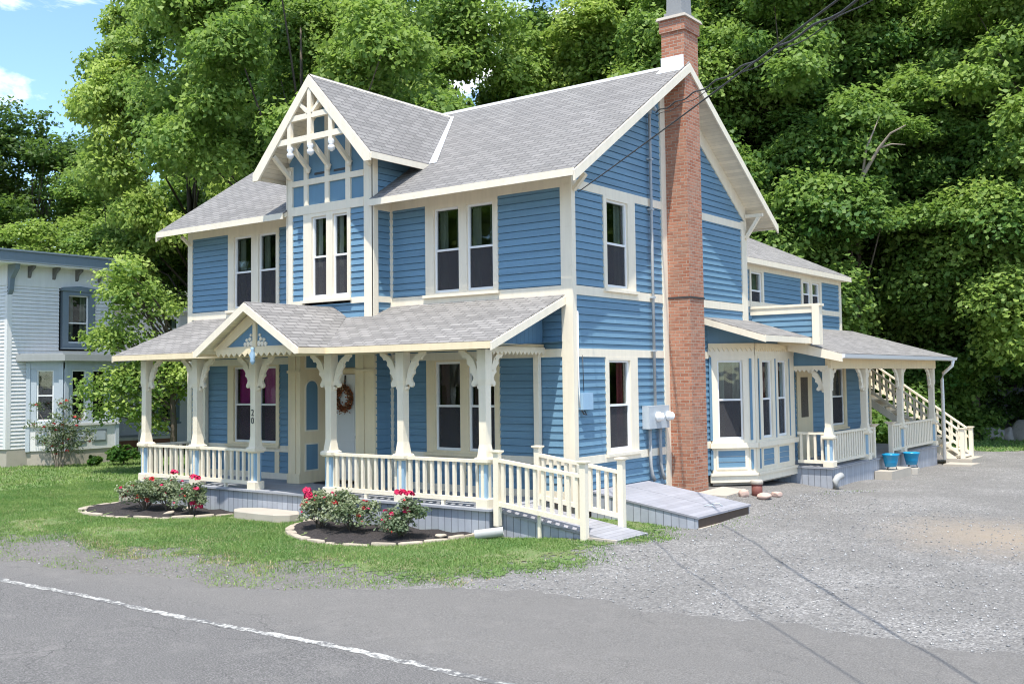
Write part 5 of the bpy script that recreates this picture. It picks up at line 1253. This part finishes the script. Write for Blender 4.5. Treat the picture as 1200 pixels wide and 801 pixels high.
# ------------------------------------------------------------------ rose beds
def bed(name, cx, cy, a, b, lab, slab_, grp, seed, t0=-.05, t1=1.05):
    r_ = random.Random(seed); pts = []; n = 30; edge_pts = []
    for k in range(n + 1):
        t = math.pi * (t0 + (t1 - t0) * k / n) + math.pi
        q = 1 + .05 * math.sin(3 * t + seed)
        edge_pts.append((cx + a * math.cos(t) * q, cy + b * math.sin(t) * q))
    mb = MB(); V = []
    back = cy + .12
    m = len(edge_pts)
    for j in range(6):
        f = j / 5
        for (x, y) in edge_pts:
            X = x; Y = back + (y - back) * f if True else y
            V.append((X, Y, h(X, Y) + .05 - .03 * f + .02 * math.sin(X * 9 + Y * 7)))
    mb.add(V, [(j * m + i, j * m + i + 1, (j + 1) * m + i + 1, (j + 1) * m + i) for j in range(5) for i in range(m - 1)])
    tag(mb.build(name, 'mulch', None, True, recalc=False), lab, kind='structure')
    # edging stones laid end to end
    L_ = [0]
    for p, q in zip(edge_pts, edge_pts[1:]): L_.append(L_[-1] + math.dist(p, q))
    s = .0
    while s < L_[-1] - .2:
        ln = r_.uniform(.30, .56); e = min(s + ln, L_[-1]); mid = (s + e) / 2
        px = np.interp(mid, L_, [p[0] for p in edge_pts]); py = np.interp(mid, L_, [p[1] for p in edge_pts])
        ax = np.interp(e, L_, [p[0] for p in edge_pts]) - np.interp(s, L_, [p[0] for p in edge_pts]); ay = np.interp(e, L_, [p[1] for p in edge_pts]) - np.interp(s, L_, [p[1] for p in edge_pts])
        w_ = r_.uniform(.055, .10); l_ = (e - s) / 2 * .97
        mb = stone_poly(-l_, l_, -w_, w_, -.06, r_.uniform(.02, .065), r_, 10)
        o = mb.build('edging_stone', 'stone'); o.location = (px, py, h(px, py)); o.rotation_euler = (r_.uniform(-.05, .05), r_.uniform(-.04, .04), math.atan2(ay, ax) + r_.uniform(-.06, .06))
        tag(o, slab_, 'edging stone', grp); s = e + .01
bed('mulch_bed', -9.55, -2.15, 2.15, 1.72, 'dark mulch bed under the two rose bushes by the far porch end', 'flat tan edging stone around the mulch bed farther from the ramp', 'edging stones of the far rose bed', 2)
bed('mulch_bed', -2.85, -2.15, 2.05, 1.75, 'dark mulch bed under the three rose bushes by the ramp', 'flat tan edging stone around the mulch bed nearer the ramp', 'edging stones of the near rose bed', 5)
def flower(rg, c, r, n=16):
    mb = MB()
    for k in range(n):
        d = unit(rg.normal(size=3)); d[2] = abs(d[2]) * .8; p = Vector(c) + Vector(d) * r * rg.uniform(.3, .9)
        a = Vector(unit(np.cross(d, rg.normal(size=3)))) * r * .62; b = Vector(d).cross(a).normalized() * r * .55
        mb.poly(p - a, p + b * .9 + Vector(d) * r * .3, p + a, p - b * .9 + Vector(d) * r * .2)
    return mb
def rose(x, y, w_, hh, seed, lab, blooms, col='rose', nl=2600):
    rg = np.random.default_rng(seed); z0 = h(x, y) + .03
    t = thing('rose_bush', lab, 'rose bush', (x, y, z0), 'rose bushes in front of the porch')
    cs = []; rs = []
    for k in range(15):
        a = rg.uniform(0, 6.28); rr = w_ * math.sqrt(rg.uniform(0, 1)) * .78; zz = hh * rg.uniform(.28, .88) * (1 - .25 * (rr / w_) ** 2)
        cs.append((rr * math.cos(a) * 1.12, rr * math.sin(a) * .85, zz)); rs.append(rg.uniform(.11, .22) * w_ / .45)
    C, Nn, T = cloud(rg, np.array(cs), np.array(rs), [nl // 15] * 15, .85, -.5, 6, .10)
    inst(leaves('foliage', C, Nn, rg.uniform(.035, .075, len(C)), T, 'roseleaf', rg), 'foliage', t)
    mb = MB()
    for c in cs: mb.tube([(rg.uniform(-.06, .06), rg.uniform(-.06, .06), -.05), (c[0] * .5, c[1] * .5, c[2] * .6), c], [.012, .008, .004], 5)
    inst(mb.mesh('cane', 'bark'), 'canes', t)
    for k, (bx_, bz_, r_) in enumerate(blooms):
        c = (bx_ * .8 + rg.uniform(-.03, .03), bx_ * .6 * .4 - .25 * w_, bz_)
        o = flower(rg, c, r_).build('bloom', col, None, recalc=False); attach_local(o, t)
    for k in range(9):
        c = cs[rg.integers(len(cs))]; c = (c[0] + rg.uniform(-.08, .08), c[1] - rg.uniform(.05, .2), c[2] + rg.uniform(-.05, .16))
        o = flower(rg, c, rg.uniform(.022, .045), 9).build('bloom', 'rose' if rg.uniform() < .6 else 'redrose', None, recalc=False); attach_local(o, t)
rose(-9.75, -2.75, .52, .72, 1, 'widest rose bush with red and pink blooms in the bed farther from the ramp', [(-.55, .30, .09), (-.05, .28, .08), (.25, .22, .09), (.35, .68, .075), (-.25, .52, .05)], 'redrose', 3400)
rose(-9.05, -2.65, .42, .76, 2, 'rose bush with a high pink bloom beside the widest bush', [(.30, .86, .085), (.0, .45, .06)], 'rose', 2600)
rose(-8.00, -2.80, .38, .74, 3, 'narrow rose bush with a column of pink blooms by the porch steps', [(.18, .80, .09), (.30, .78, .08), (.24, .42, .085), (.20, .24, .10), (.30, .18, .10), (.26, .56, .06)], 'rose', 2300)
rose(-4.05, -2.75, .40, .72, 4, 'rose bush with a cluster of bright pink blooms next to the stone step', [(-.26, .70, .10), (-.18, .58, .09), (-.34, .42, .07), (-.22, .64, .08)], 'rose', 2700)
rose(-3.20, -2.75, .50, .80, 5, 'biggest rose bush in the middle of the bed nearer the ramp', [(-.30, .52, .07), (.42, .45, .06), (.30, .30, .06), (.05, .34, .05)], 'redrose', 3600)
rose(-1.85, -2.85, .45, .72, 6, 'rose bush on its own nearest the ramp with pink blooms on top', [(.16, .80, .085), (.30, .78, .08), (.05, .80, .07), (.24, .48, .09), (-.15, .42, .05)], 'rose', 2900)
for k, (x, y) in enumerate(((-8.75, -2.35), (-8.5, -3.0), (-2.55, -2.5), (-1.15, -2.6))):
    tag(rock('bed_stone', x, y, h(x, y) + .06, (.16, .09, .05), 'stone', 70 + k), ['pale stone lying behind the narrow rose bush', 'pale stone in the mulch before the narrow rose bush', 'pale stone between the two rose bushes nearest the ramp', 'pale stone in the mulch right of the last rose bush'][k], 'stone', 'loose stones in the rose beds')
# plants at the neighbour's bay
rg = np.random.default_rng(5); x0, y0 = -22.6, 2.55
cl_ = thing('climbing_rose', 'tall straggly climbing rose with red blooms by the neighbouring bay window', 'rose', (x0, y0, -.5))
mb = MB(); tips = []
for k in range(16):
    a = rg.uniform(-.9, .9); b = rg.uniform(-.5, .5); Lz = rg.uniform(.9, 2.3)
    e = (a * 1.1 - .2, b * .9 + a * .6, Lz); mb.tube([(a * .15, b * .15, -.02), (a * .45, b * .4 + a * .2, Lz * .6), e], [.014, .011, .005], 5); tips.append(e); tips.append((a * .5, b * .45 + a * .25, Lz * .65))
inst(mb.mesh('cane', 'deadwood'), 'canes', cl_)
C, Nn, T = cloud(rg, np.array(tips), np.full(len(tips), .22), [95] * len(tips), .9, -.6, 6, .13)
inst(leaves('foliage', C, Nn, rg.uniform(.05, .10, len(C)), T * .8, 'roseleaf', rg), 'foliage', cl_)
for k in range(22):
    e = tips[rg.integers(len(tips))]; o = flower(rg, (e[0] + rg.uniform(-.2, .2), e[1] + rg.uniform(-.2, .1), e[2] + rg.uniform(-.2, .12)), .06, 9).build('bloom', 'redrose', None, recalc=False); attach_local(o, cl_)
def shrub(x, y, r, seed, lab, n=1400):
    rg = np.random.default_rng(seed); t = thing('shrub', lab, 'shrub', (x, y, -.5))
    cs = [(rg.uniform(-.5, .5) * r, rg.uniform(-.5, .5) * r, r * rg.uniform(.25, .8)) for _ in range(9)]
    C, Nn, T = cloud(rg, np.array(cs), np.full(9, r * .45), [n // 9] * 9, .8, -.3, 6, .08)
    inst(leaves('foliage', C, Nn, rg.uniform(.09, .16, len(C)), T, 'hydrangea', rg), 'foliage', t)
    inst(MB().tube([(0, 0, -.1), (0, 0, r * .5)], .03, 6).mesh('stem', 'bark'), 'stem', t)
shrub(-21.6, 4.35, .62, 8, 'round bright green shrub at the foot of the neighbouring bay window'); shrub(-22.0, 3.4, .3, 9, 'low green plant between the climbing rose and the round shrub', 500)
# ------------------------------------------------------------------ grass
def grass(name, lab, xr, yr, dens, hh, wid, seed, acc, mat='grass'):
    rg = np.random.default_rng(seed); n = int((xr[1] - xr[0]) * (yr[1] - yr[0]) * dens)
    x = rg.uniform(*xr, n); y = rg.uniform(*yr, n); k = acc(x, y, rg); x, y = x[k], y[k]; n = len(x)
    pn = .5 + .5 * np.sin(x * 1.9 + np.sin(y * 2.3) * 1.3) * np.sin(y * 2.7 + x * .8)
    z = H(x, y); a = rg.uniform(0, 2 * np.pi, n); hgt = hh * rg.uniform(.5, 1.25, n) * (.75 + .4 * pn); w_ = wid * rg.uniform(.7, 1.4, n); ln = rg.uniform(-.8, .8, (n, 2)) * hgt[:, None]
    d = np.stack([np.cos(a), np.sin(a)], 1) * w_[:, None] * .5
    B = np.stack([x, y], 1)
    V = np.empty((n, 3, 3)); V[:, 0, :2] = B - d; V[:, 1, :2] = B + d; V[:, 2, :2] = B + ln; V[:, 0, 2] = z + .005; V[:, 1, 2] = z + .005; V[:, 2, 2] = z + hgt
    T = np.clip(rg.uniform(0, .75, n) + .35 * (pn - .5) + .22 * np.clip(patch(x, y), -1, 1) + (rg.uniform(size=n) < .1) * .4, 0, 1)
    o = bpy.data.objects.new(name, npmesh(name, V.reshape(-1, 3), np.arange(3 * n).reshape(n, 3), mat, T, 3)); COL.objects.link(o)
    tag(o, lab, kind='stuff')
def in_bed(x, y): return (((x + 9.55) / 2.2) ** 2 + ((y + 2.15) / 1.75) ** 2 < 1) | (((x + 2.85) / 2.1) ** 2 + ((y + 2.15) / 1.78) ** 2 < 1)
def clearz(x, y): return in_bed(x, y) | ((x > -12) & (y > -1.97) & (x < 0)) | ((x > -7.05) & (x < -5.4) & (y > -2.65)) | ((x > -.5) & (x < 1.95) & (y > -1.85) & (y < -.7)) | ((x > 0) & (x < 2.36) & (y > .48))
def patch(x, y): return np.sin(x * 1.3 + 2 * np.sin(y * .9)) * np.sin(y * 1.9 + 1.7 * np.sin(x * .7)) + .5 * np.sin(x * 4.7 + y * 3.9) * np.sin(y * 6.1 - x * 2.2)
def acc_lawn(x, y, rg): 
    d = lawn_d(x, y); worn = patch(x, y) > .55
    return (rg.uniform(size=len(x)) < np.clip(.30 + d * .75, 0, 1) * np.where(worn & (d < 1.8), .3, 1)) & (d > -.35) & ~clearz(x, y)
grass('grass', 'short green grass of the front lawn', (-17, 2.6), (-7.2, .8), 2400, .048, .013, 1, acc_lawn)
grass('grass', 'grass of the side lawn between the houses', (-34, -12), (-7.2, 9), 260, .075, .028, 2, lambda x, y, rg: (lawn_d(x, y) > -.1) & ~((x > -17) & (y < .8)) & (rg.uniform(size=len(x)) < np.clip(.4 + lawn_d(x, y), 0, 1)))
grass('weeds', 'sparse weeds growing in the gravel verge along the road', (-17, 3), (-8.1, -5.2), 700, .042, .014, 3,
      lambda x, y, rg: (y > edge(x) + .04) & (lawn_d(x, y) < .05) & (rg.uniform(size=len(x)) < np.clip(.30 + .5 * patch(x, y), .05, .9) * np.where(x > 1.0, .25, 1)))
grass('weeds', 'sparse weeds in the gravel beside the bulkhead and bay', (.2, 4.2), (-4.5, 9), 160, .05, .016, 4, lambda x, y, rg: (rg.uniform(size=len(x)) < np.clip(.8 - np.abs(x - 2.3) * .9, 0, 1) * np.clip(.2 + patch(x, y), 0, 1) * np.where(y > 4.5, .5, 1)) & ~clearz(x, y))
grass('grass', 'sunny grass strip before the boulders', (-4, 9), (23, 32), 90, .10, .05, 6, lambda x, y, rg: y > 24.3 + .35 * x + .3 * np.sin(x * 2.3))
grass('grass', 'dry straw coloured grass tufts along the worn lawn edge', (-17, 2.6), (-7.6, -1.5), 900, .042, .014, 8,
      lambda x, y, rg: (lawn_d(x, y) > -.3) & ~clearz(x, y) & (rg.uniform(size=len(x)) < np.clip(.55 * patch(x * .8 + 3, y * 1.1) * np.exp(-np.clip(lawn_d(x, y), 0, 9) * .8) + .05, 0, .8)), 'drygrass')
# loose stones on the drive
rg = np.random.default_rng(77); n = 5200
x = np.concatenate([rg.uniform(1.8, 9.5, n // 2), rg.uniform(-14, 4, n // 12), rg.uniform(.3, 3, n // 4)]); y = np.concatenate([rg.uniform(-5.3, 6, n // 2), rg.uniform(-7.6, -5.2, n // 12), rg.uniform(3, 9, n // 4)])
k = (y > edge(x) - .15) & ~clearz(x, y) & (lawn_d(x, y) < .1); x, y = x[k], y[k]; n = len(x); z = H(x, y)
oct_ = np.array([(1, 0, 0), (0, 1, 0), (-1, 0, 0), (0, -1, 0), (0, 0, 1), (0, 0, -1)], float); of = np.array([(0, 1, 4), (1, 2, 4), (2, 3, 4), (3, 0, 4), (1, 0, 5), (2, 1, 5), (3, 2, 5), (0, 3, 5)])
s = rg.uniform(.008, .024, n)[:, None, None] * rg.uniform(.6, 1.3, (n, 6, 1)); a = rg.uniform(0, 6.28, n); rot = np.stack([np.stack([np.cos(a), -np.sin(a), 0 * a], 1), np.stack([np.sin(a), np.cos(a), 0 * a], 1), np.stack([0 * a, 0 * a, 0 * a + .7], 1)], 1)
V = np.einsum('nij,nkj->nki', rot, oct_[None] * s) + np.stack([x, y, z + .008], 1)[:, None]
F = (of[None] + 6 * np.arange(n)[:, None, None]).reshape(-1, 3)
def stonemat():
    m, nt, b = newmat('loose_gravel'); v = N(nt, 'ShaderNodeTexVoronoi'); v.inputs['Scale'].default_value = 22; L(nt, geo(nt), v.inputs['Vector'])
    L(nt, ramp(nt, v.outputs['Color'], [(.1, (.16, .16, .16)), (.6, (.33, .325, .32)), (.95, (.6, .59, .57))]), b.inputs['Base Color']); b.inputs['Roughness'].default_value = .9; return m
o = bpy.data.objects.new('gravel', npmesh('gravel', V.reshape(-1, 3), F, stonemat(), None, 3)); COL.objects.link(o); tag(o, 'loose grey gravel stones scattered over the drive', kind='stuff')
